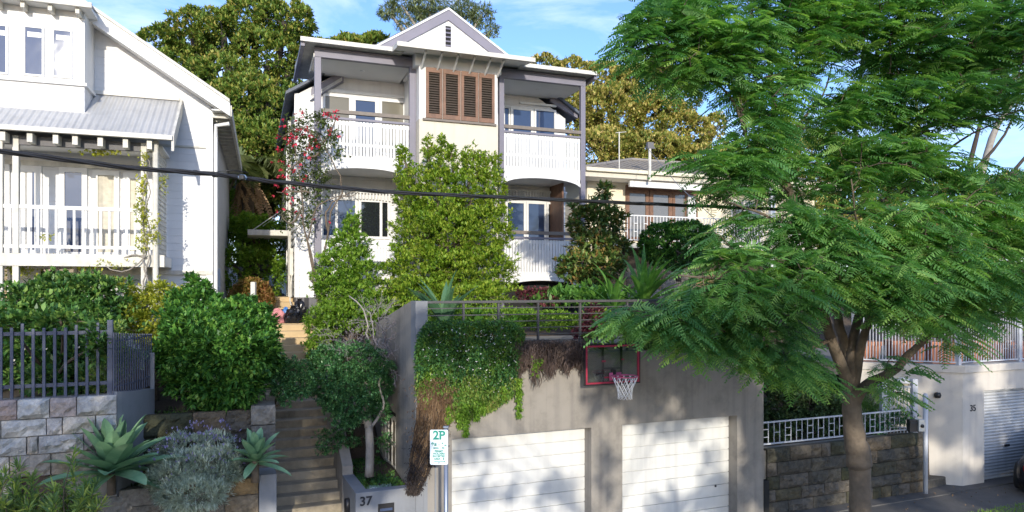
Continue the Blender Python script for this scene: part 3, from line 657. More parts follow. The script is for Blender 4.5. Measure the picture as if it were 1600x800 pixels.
# right stone wall
rs = root('street_stone_wall', 'dark mossy sandstone wall under the low white fence right of the garage', 'wall', G, (9.5, 0, 0))
uR_ = G.U(1449)
rzs = [0, .27, .52, .80, 1.08, 1.37]
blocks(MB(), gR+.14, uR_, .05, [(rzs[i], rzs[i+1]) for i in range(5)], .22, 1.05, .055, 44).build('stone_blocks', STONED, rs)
MB().box(gR+.002, uR_-.02, .10, .4, -.05, 1.33).build('mortar', MORT, rs)
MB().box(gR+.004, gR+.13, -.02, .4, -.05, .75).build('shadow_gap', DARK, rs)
blocks(MB(), .08, 1.2, uR_+.0, [(rzs[i], rzs[i+1]) for i in range(5)], .3, .6, .0, 45, axis='v', deep=-.2).build('return_blocks', STONED, rs)

# ---------------------------------------------------------------- left slatted fence
sf = root('slatted_fence', 'slate blue metal picket fence standing on the pale sandstone wall', 'fence', G, (G.U(90,.12), .12, 3.15))
zf0 = zr_rows[0]-.03; fv = .14
zt0_, zt1_ = G.Z(90, 521, fv), G.Z(90, 602, fv)
MB().box(uLend, G.U(168,fv), fv, fv+.03, zt0_-.02, zt0_+.03).build('rail', FENCEB, sf)
MB().box(uLend, G.U(168,fv), fv, fv+.03, zt1_-.02, zt1_+.03).build('rail', FENCEB, sf)
for x in np.arange(-82, 165, 16.8):
    u = G.U(x, fv); zt_ = G.Z(90, 506+random.uniform(-2, 8), fv); MB().box(u-.019, u+.019, fv-.028, fv-.002, zf0, zt_).build('picket', FENCEB, sf, bevel=.004)
MB().box(G.U(168,fv), G.U(177,fv), fv-.05, fv+.05, zf0-.02, G.Z(170, 500, fv)).build('post', FENCEB, sf, bevel=.005)
cf = root('curved_screen', 'dark close set vertical slat screen following the curved rendered wall', 'fence', G, (uS+.2, .5, 3.19))
m = MB()
for k in range(17):
    t = k/16; u = uS-.05+(uE_-uS)*t; vv = .07+1.2*t**1.25
    m.box(u-.0085, u+.0085, vv-.012, vv+.012, 3.10, 4.02-.10*t)
for z_ in (3.25, 3.9):
    for i in range(8): m.bar((pts[i][0]-.05, pts[i][1]+.09, z_), (pts[i+1][0]-.05, pts[i+1][1]+.09, z_-.01), .02)
m.build('slat', FENCEB, cf)
MB().box(uE_-.06, uE_+.0, 1.22, 1.29, 2.6, 3.62).build('post', RENDERB, cf)

# ---------------------------------------------------------------- left house
lh = root('gabled_house', 'white weatherboard house with corrugated verandah roof, steep gable and upstairs bay at the left', 'house', LH, (-3, 0, 3.0))
q = LH.hit; MV = 1.35; uW = LH.U(330, MV); uO = -9.0
# body with gable
pe = q(359, 156, MV-.45); pt = q(130, 0, MV-.45); sl = (pt[1]-pe[1])/(pt[0]-pe[0])      # negative slope to the right
ua_ = -7.2; apex = (ua_, pe[1]+sl*(ua_-pe[0])); pl = (2*ua_-pe[0], pe[1])
def on(u): return apex[1]+sl*(u-ua_) if u > ua_ else apex[1]-sl*(u-ua_)
th = .34
MB().prism([(-14.0, 2.8), (uW, 2.8), (uW, on(uW)-th), (ua_, apex[1]-th), (-14.0, on(-14.0)-th)], MV, MV+9).build('wall', WB, lh)
MB().box(uW-.10, uW+.035, MV-.035, MV+.06, 3.0, on(uW)-th-.1).build('corner_board', WP, lh)
MB().box(-9, uW-.101, MV-.035, MV-.003, q(300, 229.5, MV)[1]-.02, q(300, 229.5, MV)[1]+.02).build('belt_trim', WP2, lh)
MB().box(-1.2, uW+.02, MV-.06, MV-.003, q(300, 425, MV)[1]-.06, q(300, 425, MV)[1]+.03).build('base_trim', WP2, lh)
for (p0, p1) in ((apex, pe), (pl, apex)):
    verge(p0, p1, .075, .36, MV-.50, MV-.45).build('barge_board', WP, lh)
    verge(p0, p1, .0, .07, MV-.54, MV-.38).build('barge_cap', WP2, lh)
    verge(p0, p1, .30, .335, MV-.445, MV-.003).build('verge_soffit', SOF, lh)
    verge(p0, p1, .005, .07, MV-.37, MV+9.3).build('roof', GUT, lh)
MB().box(pe[0]-.02, pe[0]+.04, MV-.44, MV+9.3, pe[1]-.36, pe[1]-.12).build('side_gutter', WP2, lh)
vv = MV-.2
while vv < MV+9: MB().box(uW+.036, pe[0]-.03, vv, vv+.05, pe[1]-.36, pe[1]-.26).build('rafter_tail', WP2, lh); vv += .42
MB().box(uW+.036, pe[0]-.02, MV-.44, MV+9.2, pe[1]-.255, pe[1]-.225).build('eave_lining', SOF, lh)
MB().tube([(pe[0]-.02, MV-.1, pe[1]-.45), (uW+.10, MV-.03, pe[1]-.5), (uW+.09, MV+.05, pe[1]-.75), (uW+.09, MV+.05, 3.1)], .045, 10).build('downpipe', WP, lh)
MB().box(uW+.04, uW+.16, MV+.5, MV+1.0, 4.6, 5.1).build('meter_box', surf('blue_grey_box', (.38,.42,.48), .5), lh)
# verandah
VU = LH.U(244); zR = LH.Z(120, 207); zrear = q(280, 158, MV)[1]; zfr = q(244, 213, -.25)[1]
roofL = q(268, 214, -.25)[0]; roofR = q(281, 158, MV)[0]
MB().hexa([(uO,-.25,zfr-.0),(roofL,-.25,zfr),(roofL,MV-.003,zrear-.03),(uO,MV-.003,zrear-.03),(uO,-.25,zfr+.035),(roofL,-.25,zfr+.035),(roofL,MV-.003,zrear),(uO,MV-.003,zrear)]).build('verandah_roof', CORR, lh)
MB().box(uO, roofL+.02, -.36, -.253, zfr-.07, zfr+.02).build('verandah_gutter', GUT, lh)
MB().hexa([(roofL+.002,-.30,zfr-.28),(roofL+.05,-.30,zfr-.28),(roofL+.05,MV-.04,zrear-.28),(roofL+.002,MV-.04,zrear-.28),(roofL+.002,-.30,zfr+.03),(roofL+.05,-.30,zfr+.03),(roofL+.05,MV-.04,zrear+.03),(roofL+.002,MV-.04,zrear+.03)]).build('end_barge', WP2, lh)
MB().box(uO, roofR+.0, MV-.05, MV-.005, zrear+.002, zrear+.08).build('flashing', GUT, lh)
for x in (8, 50, 90, 120, 159, 198, 235): u = LH.U(x, -.1); MB().box(u-.045, u+.045, -.25, .25, zfr-.26, zfr-.09).build('rafter_tail', WP2, lh)
MB().box(uO, VU-.03, .02, .10, zfr-.27, zfr-.10).build('verandah_shade_beam', DGREY, lh)  # dark strip painted as the shade on the ceiling and upper rear wall
MB().box(uO, VU+.1, .11, MV-.01, zfr-.16, zfr-.12).build('verandah_ceiling', SOF, lh)
zfl = LH.Z(120, 397); zfl2 = LH.Z(120, 416)
MB().box(uO, VU+.15, -.02, .12, zfl2, zfl).build('floor_beam', WP2, lh)
MB().box(uO, VU+.14, .121, MV-.005, zfl-.22, zfl-.02).build('verandah_floor', SOF, lh)
for (xa, xb) in ((-3, 4), (19, 29), (220, 229)):
    a, b = LH.U(xa), LH.U(xb); MB().box(a, b, .0, .11, zfl+.002, zfr-.1).build('post', WP2, lh, bevel=.006)
    MB().box(a, b, .0, .11, 3.0, zfl2-.002).build('post', WP2, lh, bevel=.006)
MB().tube([(VU+.0, -.02, zfr-.05), (VU+.0, -.08, zfr-.2), (VU+.0, -.08, 3.3)], .055, 12).build('verandah_downpipe', WP2, lh)
zh = LH.Z(120, 325); zh2 = LH.Z(120, 386)
MB().box(uO, VU-.05, .02, .09, zh-.04, zh+.035).build('handrail', WP, lh, bevel=.006)
MB().box(uO, VU-.05, .03, .08, zh2-.03, zh2+.03).build('bottom_rail', WP, lh)
u = LH.U(237)
while u > uO+5.2: MB().box(u-.02, u+.02, .035, .075, zh2+.03, zh-.04).build('baluster', WP, lh); u -= .152
# verandah end trellis
m = MB()
for k in range(14): m.box(VU+.02, VU+.04, .15+k*.085, .17+k*.085, zfl, zfr-.25)
for k in range(22): m.box(VU+.015, VU+.045, .12, MV-.1, zfl+.05+k*.1, zfl+.065+k*.1)
m.build('end_lattice', WP2, lh)
# french doors
v = MV-.003; zt_ = q(110, 262, MV)[1]; zb2 = zfl
def Q(x): return LH.U(x, MV)
window(lh, Q(20), Q(66), zb2, zt_, v, (1,1.2,1.6), .13, glass=GLASSB, proud=.03)
window(lh, Q(93), Q(137), zb2, zt_, v, (1,), .10, glass=GLASSB, name='french_door')
window(lh, Q(145), Q(187), zb2+.0, zt_-.03, v, (1,), .10, glass=CURT, name='french_door', label='french door with a cream curtain')
window(lh, Q(193), Q(224), zb2, zt_-.05, v, (1,), .13, glass=CURT, name='french_door')
window(lh, Q(-22), Q(16), zb2, zt_, v, (1,1), .12, glass=GLASSB, name='french_door')
MB().box(uO, Q(226), v-.05, v-.002, zt_+.003, zt_+.10).build('door_head', WP2, lh)
# under the verandah
window(lh, Q(2), Q(17), 3.4, 5.1, v, (1,), .05, glass=GLASS); window(lh, Q(60), Q(120), 4.0, 5.1, v, (1,1), .05, glass=GLASS)
# upstairs bay
BV = .45; ubr = LH.U(132, BV); zs_ = LH.Z(132, 133, BV); ztb = LH.Z(132, 27, BV); zk = LH.Z(130, 168, BV)
MB().box(uO, ubr, BV, MV-.005, zk-.1, zs_-.002).build('bay_skirt', WB, lh)
MB().box(uO, ubr, BV+.01, MV-.005, zs_+.003, ztb+.1).build('bay_wall', WP, lh)
MB().box(uO, ubr+.05, BV-.06, MV-.01, zs_-.03, zs_+.03).build('bay_sill', WP, lh)
MB().box(uO, ubr+.16, BV-.30, MV+.15, ztb+.10, ztb+.16).build('bay_eave', SOF, lh)
MB().box(uO, ubr+.20, BV-.38, BV-.303, ztb+.08, ztb+.18).build('bay_gutter', WP2, lh)
MB().hexa([(uO,BV-.36,ztb+.165),(ubr+.16,BV-.36,ztb+.165),(ubr+.0,MV,ztb+.5),(uO,MV,ztb+.5),(uO,BV-.36,ztb+.19),(ubr+.16,BV-.36,ztb+.19),(ubr,MV,ztb+.53),(uO,MV,ztb+.53)]).build('bay_roof', CORR, lh)
for x in (2, 42, 84, 126): u = LH.U(x, BV); MB().box(u-.035, u+.035, BV-.28, BV+.005, ztb-.03, ztb+.098).build('bracket', WP2, lh)
for (xa, xb, y0, y1) in ((-26, 12.5, 37, 115), (36.5, 69, 41, 119), (81.5, 113.5, 46, 122)):
    w_ = window(lh, LH.U(xa,BV), LH.U(xb,BV), LH.Z((xa+xb)/2, y1, BV), LH.Z((xa+xb)/2, y0, BV), BV+.007, (1,), .035, glass=GLASSB, proud=.03)
    zq_ = LH.Z((xa+xb)/2, y0, BV); MB().box(LH.U(xa,BV)+.07, LH.U(xb,BV)-.045, BV-.018, BV-.0135, zq_-.22, zq_-.12).build('blind', WP, w_)
MB().box(uO, LH.U(132,BV)+.1, MV-.9, MV-.006, zk-.14, zk-.1).build('bay_flashing', GUT, lh)
# ---------------------------------------------------------------- cream house behind
rh = root('cream_house', 'low cream brick house with tiled hip roof and brown framed balcony doors', 'house', RH, (4, 1, 4.8))
RV = 1.0; q = RH.hit
zfa = RH.Z(950, 268)
rb = RH.U(1300)
MB().box(-.05+.3, rb, RV, RV+9, 4.6, zfa-.1).build('wall', OCH, rh)
MB().box(0-.3, rb+.5, -.02, .04, zfa-.22, zfa+.02).build('fascia', CREAM, rh)
MB().box(-.35, rb+.5, -.16, -.023, zfa-.03, zfa+.10).build('gutter', surf('cream_gutter', (.72,.66,.50), .5), rh)
MB().box(-.3, rb+.5, .041, RV-.003, zfa-.22, zfa-.18).build('eave', SOF, rh)
MB().box(-.345, -.303, -.02, 10, zfa-.22, zfa+.08).build('fascia', CREAM, rh)
zr2 = RH.Z(985, 251, 5.0); rd = RH.U(985, 5.0)
z0 = zfa+.06
m = MB().add([(-.4,-.1,z0),(rb+.5,-.1,z0),(rb-3,5,zr2),(rd,5,zr2),(-.4,10.2,z0),(rb+.5,10.2,z0)], [(0,1,2,3),(0,3,4),(4,3,2,5),(1,5,2)])
m.build('roof', TILE, rh)
m = MB()                                                     # courses and rolls of the tiles
def onroof(t): return -.1+5.1*t, z0+(zr2-z0)*t
for k in range(1, 17):
    t = k/17; vv, zz = onroof(t); a = -.4+(rd+.4)*t; b = rb+.5-3.5*t
    m.box(a, b, vv-.02, vv+.02, zz-.02, zz+.035)
x = -.2
while x < rb:
    ta = 0; tb = min(1, max(0, (x+.4)/(rd+.4))) if x < rd else 1
    v0, zz0 = onroof(0); v1, zz1 = onroof(tb); m.bar((x, v0, zz0+.02), (x, v1, zz1+.02), .07, .05); x += .24
m.tube([(-.4,-.1,z0+.03),(rd,5,zr2+.05)], .09, 6); m.tube([(rd,5,zr2+.05),(rb-3,5,zr2+.05)], .09, 6)
m.build('roof_tile_course', TILE, rh)
zd1 = RH.Z(1010, 297, RV); zd0 = RH.Z(1010, 377, RV)
v = RV-.003
cur = plain('grey_interior_glass', (.13,.12,.11), .12, ior=1.9)
def RQ(x): return RH.U(x, RV)
window(rh, RQ(977), RQ(1013.5), zd0, zd1, v, (1,), .16, mat=WOODR, glass=cur, name='balcony_door')
window(rh, RQ(1014), RQ(1049.5), zd0, zd1, v, (1,), .17, mat=WOODR, glass=cur, name='balcony_door')
window(rh, RQ(1050), RQ(1089), zd0, zd1, v, (1.3,1), .12, mat=WOODR, glass=cur, name='balcony_door')
MB().box(RQ(1071), RQ(1083), v-.2, v-.1, zd0, zd1-.2).build('curtain', WP, rh)
MB().box(RQ(977), RQ(1095), v-.12, v-.002, zd1+.005, zd1+.14).build('door_head', WOODR, rh)
MB().box(RH.U(983,.2), RH.U(1095,.2), .12, .24, RH.Z(1040,291,.2)-.10, RH.Z(1040,291,.2)+.12).build('blind_box', WP, rh)
window(rh, RQ(1141), RQ(1190), zd0-.1, zd1-.2, v, (1,1.4), .08, mat=WP2, glass=cur)
MB().box(RQ(1171), RQ(1178), -.3, -.15, zd0-1.5, zfa-.25).build('post', WP, rh)
zs = RH.Z(980, 380, -.3)
MB().box(.5, rb, -.6, RV-.003, zs-.18, zs).build('balcony_slab', CREAM, rh)
m = MB(); zt_ = RH.Z(1000, 336, -.5); zb2 = zs+.1; a = RH.U(975, -.5); b = rb-.5
m2 = MB().box(a, b, -.5, -.46, zt_-.04, zt_).box(a, b, -.5, -.46, zb2, zb2+.03)
bs = m2.build('balustrade', WP, rh)
x = a
k = 0
while x < b:
    m.box(x, x+.025, -.49, -.465, zb2, zt_-.04)
    if k % 3 == 0: m.box(x, x+.14, -.488, -.467, zb2+.32, zb2+.345); m.box(x, x+.14, -.488, -.467, zb2+.62, zb2+.645)
    x += .14; k += 1
m.build('baluster', WP, bs)
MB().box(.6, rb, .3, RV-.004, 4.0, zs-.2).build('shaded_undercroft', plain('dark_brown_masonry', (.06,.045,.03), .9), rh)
blocks(MB(), .5, 5.5, .25, [(3.8,4.2),(4.2,4.6),(4.6,5.0),(5.0,5.4)], .5, .9, .03, 61).build('stone_base', STONEB, rh)
an = MB().tube([(RH.U(967.5,0), .0, zfa), (RH.U(967.5,0), .0, RH.Z(967,206))], .022, 6)
an.tube([(RH.U(967.5,0)-.15, 0, RH.Z(967,208)), (RH.U(967.5,0)+.3, 0, RH.Z(967,205))], .012, 5)
an.thing('aerial', GUT, 'thin aerial mast fixed to the gutter of the cream tiled house', 'aerial', RH, (RH.U(967.5,0), 0, zfa))
u = RH.U(1011); ms = root('service_mast', 'stout white power service mast with bracket on the edge of the tiled roof', 'mast', RH, (u, .1, zfa-.1))
MB().tube([(u,-.2,zfa-.3),(u,-.2,RH.Z(1011,232))], .055, 8).build('pole', WP2, ms)
zt_ = RH.Z(1011, 229)
MB().box(u-.12, u+.14, -.26, -.14, zt_-.12, zt_+.12).bar((u,-.2,zt_+.1),(u+.22,-.2,zt_-.1),.05).build('insulator_bracket', DGREY, ms)
# pale roof of a further house
fh = root('distant_house', 'distant house with pale metal roof glimpsed between the street tree branches', 'house', RH, (8, 16, 5))
MB().box(7, 22, 16, 26, 4.5, 10.0).build('wall', CREAM, fh)
MB().prism([(6.6,9.95),(22.4,9.95),(20.5,11.8),(9.5,11.8)], 15.6, 26.4).build('roof', surf('pale_metal_roof', (.55,.60,.68), .4, (.45,.5,.58), 1.0, wave=.2), fh)

# ---------------------------------------------------------------- block numbered 35
c5 = G.local(*at(1504, 450, 16.42)[:2]); cu, cv = c5
q35 = G.local(*at(1340, 450, 17.2)[:2])
zc1 = 4.65-121/1100*16.42; zc0 = 4.65-133/1100*16.42
bk = root('garage_block', 'beige painted garage block numbered 35 with a pale roller door and fenced terrace above', 'garage', G, (cu, cv, 0))
ra = G.U(1538, cv); rbz = G.Z(1538, 610.5, cv); E2 = cu+7
m = MB().box(cu, ra, cv, cv+.25, 0, zc0).box(ra, E2, cv, cv+.25, rbz, zc0).box(ra+3.2, E2, cv, cv+.25, 0, rbz)
m.plan([(cu,cv+.002),(cu+.02,cv+.24),(q35[0]+.02,q35[1]+.24),q35], 0, zc0)
m.build('wall', BEIGE, bk)
mc = MB().box(cu+.004, E2, cv-.05, cv+.3, zc0+.002, zc1); mc.plan([(cu,cv-.052),(cu+.0,cv+.3),(q35[0],q35[1]+.3),(q35[0],q35[1]-.052)], zc0+.002, zc1)
mc.build('coping', BEIGE, bk, bevel=.01)
MB().plan([(cu,cv+.3),(E2,cv+.3),(E2,cv+6),(q35[0],cv+6),(q35[0],q35[1]+.3)], zc0-.2, zc0+.05).build('terrace_slab', RENDER, bk)
m = MB(); z_ = .06
while z_ < rbz-.02: m.tube([(ra-.03,cv+.19,z_),(ra+3.3,cv+.19,z_)], .036, 8); z_ += .075
m.box(ra-.03, ra+3.3, cv+.20, cv+.22, .02, rbz); m.build('roller_door', ROLLER, bk)
MB().box(ra+.95, ra+1.12, cv+.13, cv+.155, .78, .83).build('door_handle', BLK, bk)
zz = G.Z(1520, 638, cv); text(bk, '35', G.U(1520, cv), cv-.004, zz, .21, NUMB, 'house_number', .006, bold=.003)
dv = np.array(q35)-np.array([cu, cv]); t = .24
pn = np.array([cu, cv])+dv*t
MB(True).lathe((pn[0], pn[1]-.03, G.Z(1469.5, 622, cv)), [(0,-.07),(.06,-.06),(.075,0),(.06,.06),(0,.07)], 14).build('vent_cap', BLK, bk)
# terrace fence
f5 = root('terrace_fence', 'white metal picket fence along the terrace edge above the number 35', 'fence', G, (cu, cv, zc1))
fz0, fz1 = zc1+.06, G.Z(1592, 487, cv+.1)
def run(p, q_, zb, zt, n, w, parent, name='picket_panel'):
    p = np.array(p); q_ = np.array(q_); m = MB()
    m.bar((p[0],p[1],zt), (q_[0],q_[1],zt), .045, .035); m.bar((p[0],p[1],zb), (q_[0],q_[1],zb), .04, .03)
    for k in range(n+1):
        a = p+(q_-p)*k/n; m.box(a[0]-w, a[0]+w, a[1]-w, a[1]+w, zb+.015, zt-.015)
    return m.build(name, WFEN, parent)
run((cu, cv+.1), (E2, cv+.1), fz0, fz1, 80, .0085, f5)
run((cu, cv+.1), (q35[0], q35[1]+.1), fz0, fz1, 32, .0085, f5)
for (u, v) in ((cu, cv+.1), (G.U(1592, cv+.1), cv+.1), (q35[0], q35[1]+.1)): MB().box(u-.045, u+.045, v-.045, v+.045, zc1, fz1+.05).build('post', WFEN, f5, bevel=.005)
# terracotta troughs
for i, x in enumerate((1350, 1420, 1480, 1545, 1605)):
    X, Y, Z = at(x, 560, 17.7+.25*(i % 2)); m = MB()
    wd = .42; m.hexa([(X-wd+.05,Y,zc1-.1),(X+wd-.05,Y,zc1-.1),(X+wd-.05,Y+.35,zc1-.1),(X-wd+.05,Y+.35,zc1-.1),(X-wd,Y-.04,zc1+.42),(X+wd,Y-.04,zc1+.42),(X+wd,Y+.39,zc1+.42),(X-wd,Y+.39,zc1+.42)])
    m.box(X-wd-.03, X+wd+.03, Y-.07, Y+.42, zc1+.36, zc1+.46)
    places = ['leftmost, partly behind the tree fork', 'second from the left, below the tree crown', 'third from the left beside the corner post', 'right of the corner post', 'rightmost at the edge of the photo']
    m.thing('terracotta_trough', TERRA, 'terracotta planter trough behind the white terrace fence, '+places[i], 'planter', W, (X, Y, zc1-.1), 'terracotta troughs on the terrace')
# low white fence on stone wall
lf = root('low_fence', 'low white metal fence with small squares on top of the dark stone wall', 'fence', G, (9.5, .2, 1.35))
fa, fb = gR+.15, uR_-.06; lb0, lt0 = 1.42, G.Z(1380, 642.5, .2)
m = MB().box(fa, fb, .185, .215, lt0-.03, lt0).box(fa, fb, .185, .215, lb0, lb0+.03)
m.build('rail', WFEN, lf)
m = MB(); x = fa; k = 0
while x < fb:
    m.box(x-.007, x+.007, .193, .207, lb0+.03, lt0-.03)
    if k % 2 == 0:
        for zz in ((.33,.66) if k % 4 == 0 else (.5,)): m.box(x, x+.15, .194, .206, lb0+(lt0-lb0)*zz-.007, lb0+(lt0-lb0)*zz+.007)
    x += .15; k += 1
m.build('square_pattern_panel', WFEN, lf)
X, Y, _ = at(1446, 620, 15.6); zt_ = 4.65-168/1100*15.6
ep = MB(True).tube([(X,Y,.1),(X,Y,zt_)], .05, 14); ep.lathe((X,Y,zt_), [(.05,0),(.04,.04),(0,.055)], 14)
ep.thing('gate_post', WFEN, 'round white metal post at the end of the stone wall beside the steps', 'post', W, (X, Y, .1))
# gate
gt = root('entry_gate', 'white metal entry gate with scrolls between two square posts', 'gate', W, (at(1404,600,16.1)[0], 16.1, .6))
gy = 16.1
for x in (1380, 1428): X = at(x, 600, gy)[0]; MB().box(X-.06, X+.06, gy-.06, gy+.06, .5, at(x, 592, gy)[2]).build('post', WFEN, gt, bevel=.005)
xa, xb = at(1386, 600, gy)[0], at(1423, 600, gy)[0]; zt_ = at(1400, 603, gy)[2]
m = MB().box(xa, xb, gy-.015, gy+.015, zt_-.04, zt_).box(xa, xb, gy-.015, gy+.015, .75, .79).box(xa, xb, gy-.014, gy+.014, 1.45, 1.48)
for k in range(8): x = xa+(xb-xa)*k/7; m.box(x-.009, x+.009, gy-.01, gy+.01, .79, zt_-.04)
for k in range(3):
    for s in (-1, 1):
        c = (xa+(xb-xa)*(k+.5)/3, gy-.015, 1.75); m.tube([(c[0]+s*.07*math.cos(a)*(1-a/9), c[1], c[2]+s*.0+.09*math.sin(a)*(1-a/9)+.1*s) for a in np.linspace(0, 5.5, 12)], .007, 4)
m.build('gate_leaf', WFEN, gt)
X, Y, Z = at(1412, 596, 16.3)
gl = root('porch_light', 'small white dome light above the entry gate', 'lamp', W, (X, Y, Z-.1))
MB(True).lathe((X, Y, Z), [(0,.10),(.10,.08),(.17,.02),(.19,-.02),(.17,-.03)], 18).build('shade', WP, gl)
MB(True).lathe((X, Y, Z-.03), [(.12,0),(.12,-.06),(.07,-.11),(0,-.12)], 16).build('glass', plain('frosted_glass', (.6,.55,.4), .3), gl)
MB().box(X-.03, X+.03, Y, Y+.5, Z, Z+.03).build('arm', WP, gl)
X, Y, Z = at(1428, 665, 15.5)
mbx = root('black_letterbox', 'black metal letterbox behind the low white fence next to the gate post', 'letterbox', W, (X, Y, Z-.16))
MB().box(X-.09, X+.10, Y, Y+.14, Z-.14, Z+.12).build('body', BLK, mbx, bevel=.006)
MB().box(X-.075, X+.085, Y-.008, Y-.001, Z+.04, Z+.08).build('flap', NUMB, mbx)
X, Y, Z = at(1441, 665, 15.45)
ic = root('intercom', 'pale intercom box with a round black speaker beside the black letterbox', 'intercom', W, (X, Y, Z-.15))
MB().box(X-.07, X+.055, Y, Y+.1, Z-.13, Z+.13).build('body', WP2, ic, bevel=.006)
MB(True).tube([(X,Y-.012,Z-.01),(X,Y+.01,Z-.01)], .04, 14).build('speaker', BLK, ic)
# entry steps
es = root('entry_steps', 'two rough stone steps between the stone wall and the beige garage block', 'stairs', G, (uR_+.4, .3, 0))
MB().hexa([(uR_+.03,.12,-.02),(cu-.02,.25,-.02),(cu-.02,1.2,-.02),(uR_+.03,1.2,-.02),(uR_+.03,.10,.24),(cu-.02,.27,.22),(cu-.02,1.2,.22),(uR_+.03,1.2,.24)]).build('step', STONED, es, bevel=.03)
MB().hexa([(uR_+.03,.62,.2),(uR_+.42,.68,.2),(uR_+.42,1.3,.2),(uR_+.03,1.3,.2),(uR_+.03,.6,.45),(uR_+.40,.68,.44),(uR_+.40,1.3,.44),(uR_+.03,1.3,.45)]).build('step', STONED, es, bevel=.03)
MB().box(uR_-1.5, cu-.5, 1.1, 2.2, .1, .62).build('landing', STONED, es)

# ---------------------------------------------------------------- street sign
SY = 8.8; X0 = at(672, 700, SY)[0]; X1 = at(700, 700, SY)[0]; SZ1 = at(672, 671.5, SY)[2]; SZ0 = at(672, 726, SY)[2]
sx = at(696.5, 700, SY)[0]; sg = root('parking_sign', 'white 2P parking sign with green lettering on a grey steel pole', 'sign', W, (sx, SY, 0))
polem = surf('galvanised_steel', (.24,.27,.34), .4, (.18,.21,.27), 5.0, metal=.5)
MB(True).tube([(sx,SY+.035,0),(sx,SY+.035,SZ1+.02)], .028, 14).build('pole', polem, sg)
MB().box(sx-.035, sx+.035, SY+.0, SY+.07, SZ1+.02, SZ1+.04).build('pole_cap', polem, sg, bevel=.005)
c = .018; pts = []
for (cx_, cz_, a0) in ((X1-c, SZ1-c, 0), (X0+c, SZ1-c, 90), (X0+c, SZ0+c, 180), (X1-c, SZ0+c, 270)):
    for k in range(4): a = R(a0+30*k); pts.append((cx_+c*math.cos(a), cz_+c*math.sin(a)))
pts.reverse()
pl_ = MB().prism(pts, SY-.004, SY+.001).build('plate', plain('sign_white', (.66,.74,.82), .4), sg)
GRN = plain('sign_green', (.0,.22,.17), .5); INFO[sg.name] = (W, (sx, SY, 0))
xc = (X0+X1)/2; hh = SZ1-SZ0
def st_(s, fx_, fz, size, al='CENTER', bold=.0015): text(sg, s, X0+(X1-X0)*fx_, SY-.006, SZ1-hh*fz, size, GRN, 'lettering', .0012, al, bold)
st_('2P', .5, .165, .150, bold=.005); st_('8', .14, .425, .066, bold=.003); st_('30', .30, .405, .027); st_('AM', .30, .445, .020); st_('-', .50, .42, .06); st_('6', .70, .425, .066, bold=.003); st_('PM', .86, .445, .022)
st_('MON  -  FRI', .5, .525, .027); st_('PERMIT', .5, .615, .033); st_('HOLDERS', .5, .685, .033); st_('EXCEPTED', .5, .76, .033); st_('AREA', .40, .835, .033); st_('8', .76, .835, .036)
m = MB().box(X0+.05, X1-.05, SY-.007, SY-.0045, SZ0+.034, SZ0+.042); m.prism([(X1-.05,SZ0+.028),(X1-.028,SZ0+.038),(X1-.05,SZ0+.048)], SY-.007, SY-.0045)
m.build('arrow', GRN, sg)
for z in (SZ1-.018, SZ0+.022): MB().tube([(xc,SY-.010,z),(xc,SY-.004,z)], .008, 8).build('bolt', DARK, sg)

# ---------------------------------------------------------------- basketball hoop
RED = surf('faded_red_paint', (.42,.03,.07), .45, (.30,.02,.05), 9.0)
bh = root('basketball_hoop', 'clear basketball backboard with faded red frame, rim and white net on the garage wall', 'basketball hoop', G, (G.U(957), -.3, 2.2))
hv = -.30; a, b = G.U(913.5, hv), G.U(1000.5, hv); z0, z1 = G.Z(957, 600, hv)-.01, G.Z(957, 537, hv)
m = MB(); t = .028
m.box(a, b, hv, hv+.04, z0, z0+t).box(a, b, hv, hv+.04, z1-t, z1).box(a, a+t, hv, hv+.04, z0+t, z1-t).box(b-t, b, hv, hv+.04, z0+t, z1-t)
m.build('outer_frame', BLK, bh)
m = MB(); r0 = .024; t = .030
m.box(a+r0, b-r0, hv-.006, hv+.03, z0+r0, z0+r0+t).box(a+r0, b-r0, hv-.006, hv+.03, z1-r0-t, z1-r0).box(a+r0, a+r0+t, hv-.006, hv+.03, z0+r0+t, z1-r0-t).box(b-r0-t, b-r0, hv-.006, hv+.03, z0+r0+t, z1-r0-t)
m.build('red_border', RED, bh)
gm_, nt_, P_, N_, L_ = newmat('clear_acrylic'); P_.inputs['Transmission Weight'].default_value = 1; P_.inputs['Roughness'].default_value = .02; P_.inputs['IOR'].default_value = 1.15; P_.inputs['Base Color'].default_value = (.85,.88,.86,1)
tb = N_('ShaderNodeBsdfTransparent'); tb.inputs[0].default_value = (.82,.85,.82,1); mxs = N_('ShaderNodeMixShader'); mxs.inputs[0].default_value = .12; gls = N_('ShaderNodeBsdfGlossy'); gls.inputs['Roughness'].default_value = .05
L_(tb.outputs[0], mxs.inputs[1]); L_(gls.outputs[0], mxs.inputs[2]); L_(mxs.outputs[0], nt_.nodes['Material Output'].inputs[0])
MB().box(a+.055, b-.055, hv+.012, hv+.018, z0+.055, z1-.055).build('backboard', gm_, bh)
p1, p2 = a+(b-a)*.35, a+(b-a)*.68
m = MB().box(p1-.016, p1+.016, hv+.045, hv+.08, z0+.04, z1-.03).box(p2-.016, p2+.016, hv+.045, hv+.08, z0+.04, z1-.03).box(p1, p2, hv+.05, hv+.075, z0+.27, z0+.30).box((p1+p2)/2-.03, (p1+p2)/2+.03, hv-.03, hv+.05, z0+.05, z0+.27)
for pp in (p1, p2): m.bar((pp,hv+.08,z1-.1),(pp,.0,z1-.05),.03); m.bar((pp,hv+.08,z0+.2),(pp,.0,z0+.15),.03)
m.build('bracket', BLK, bh)
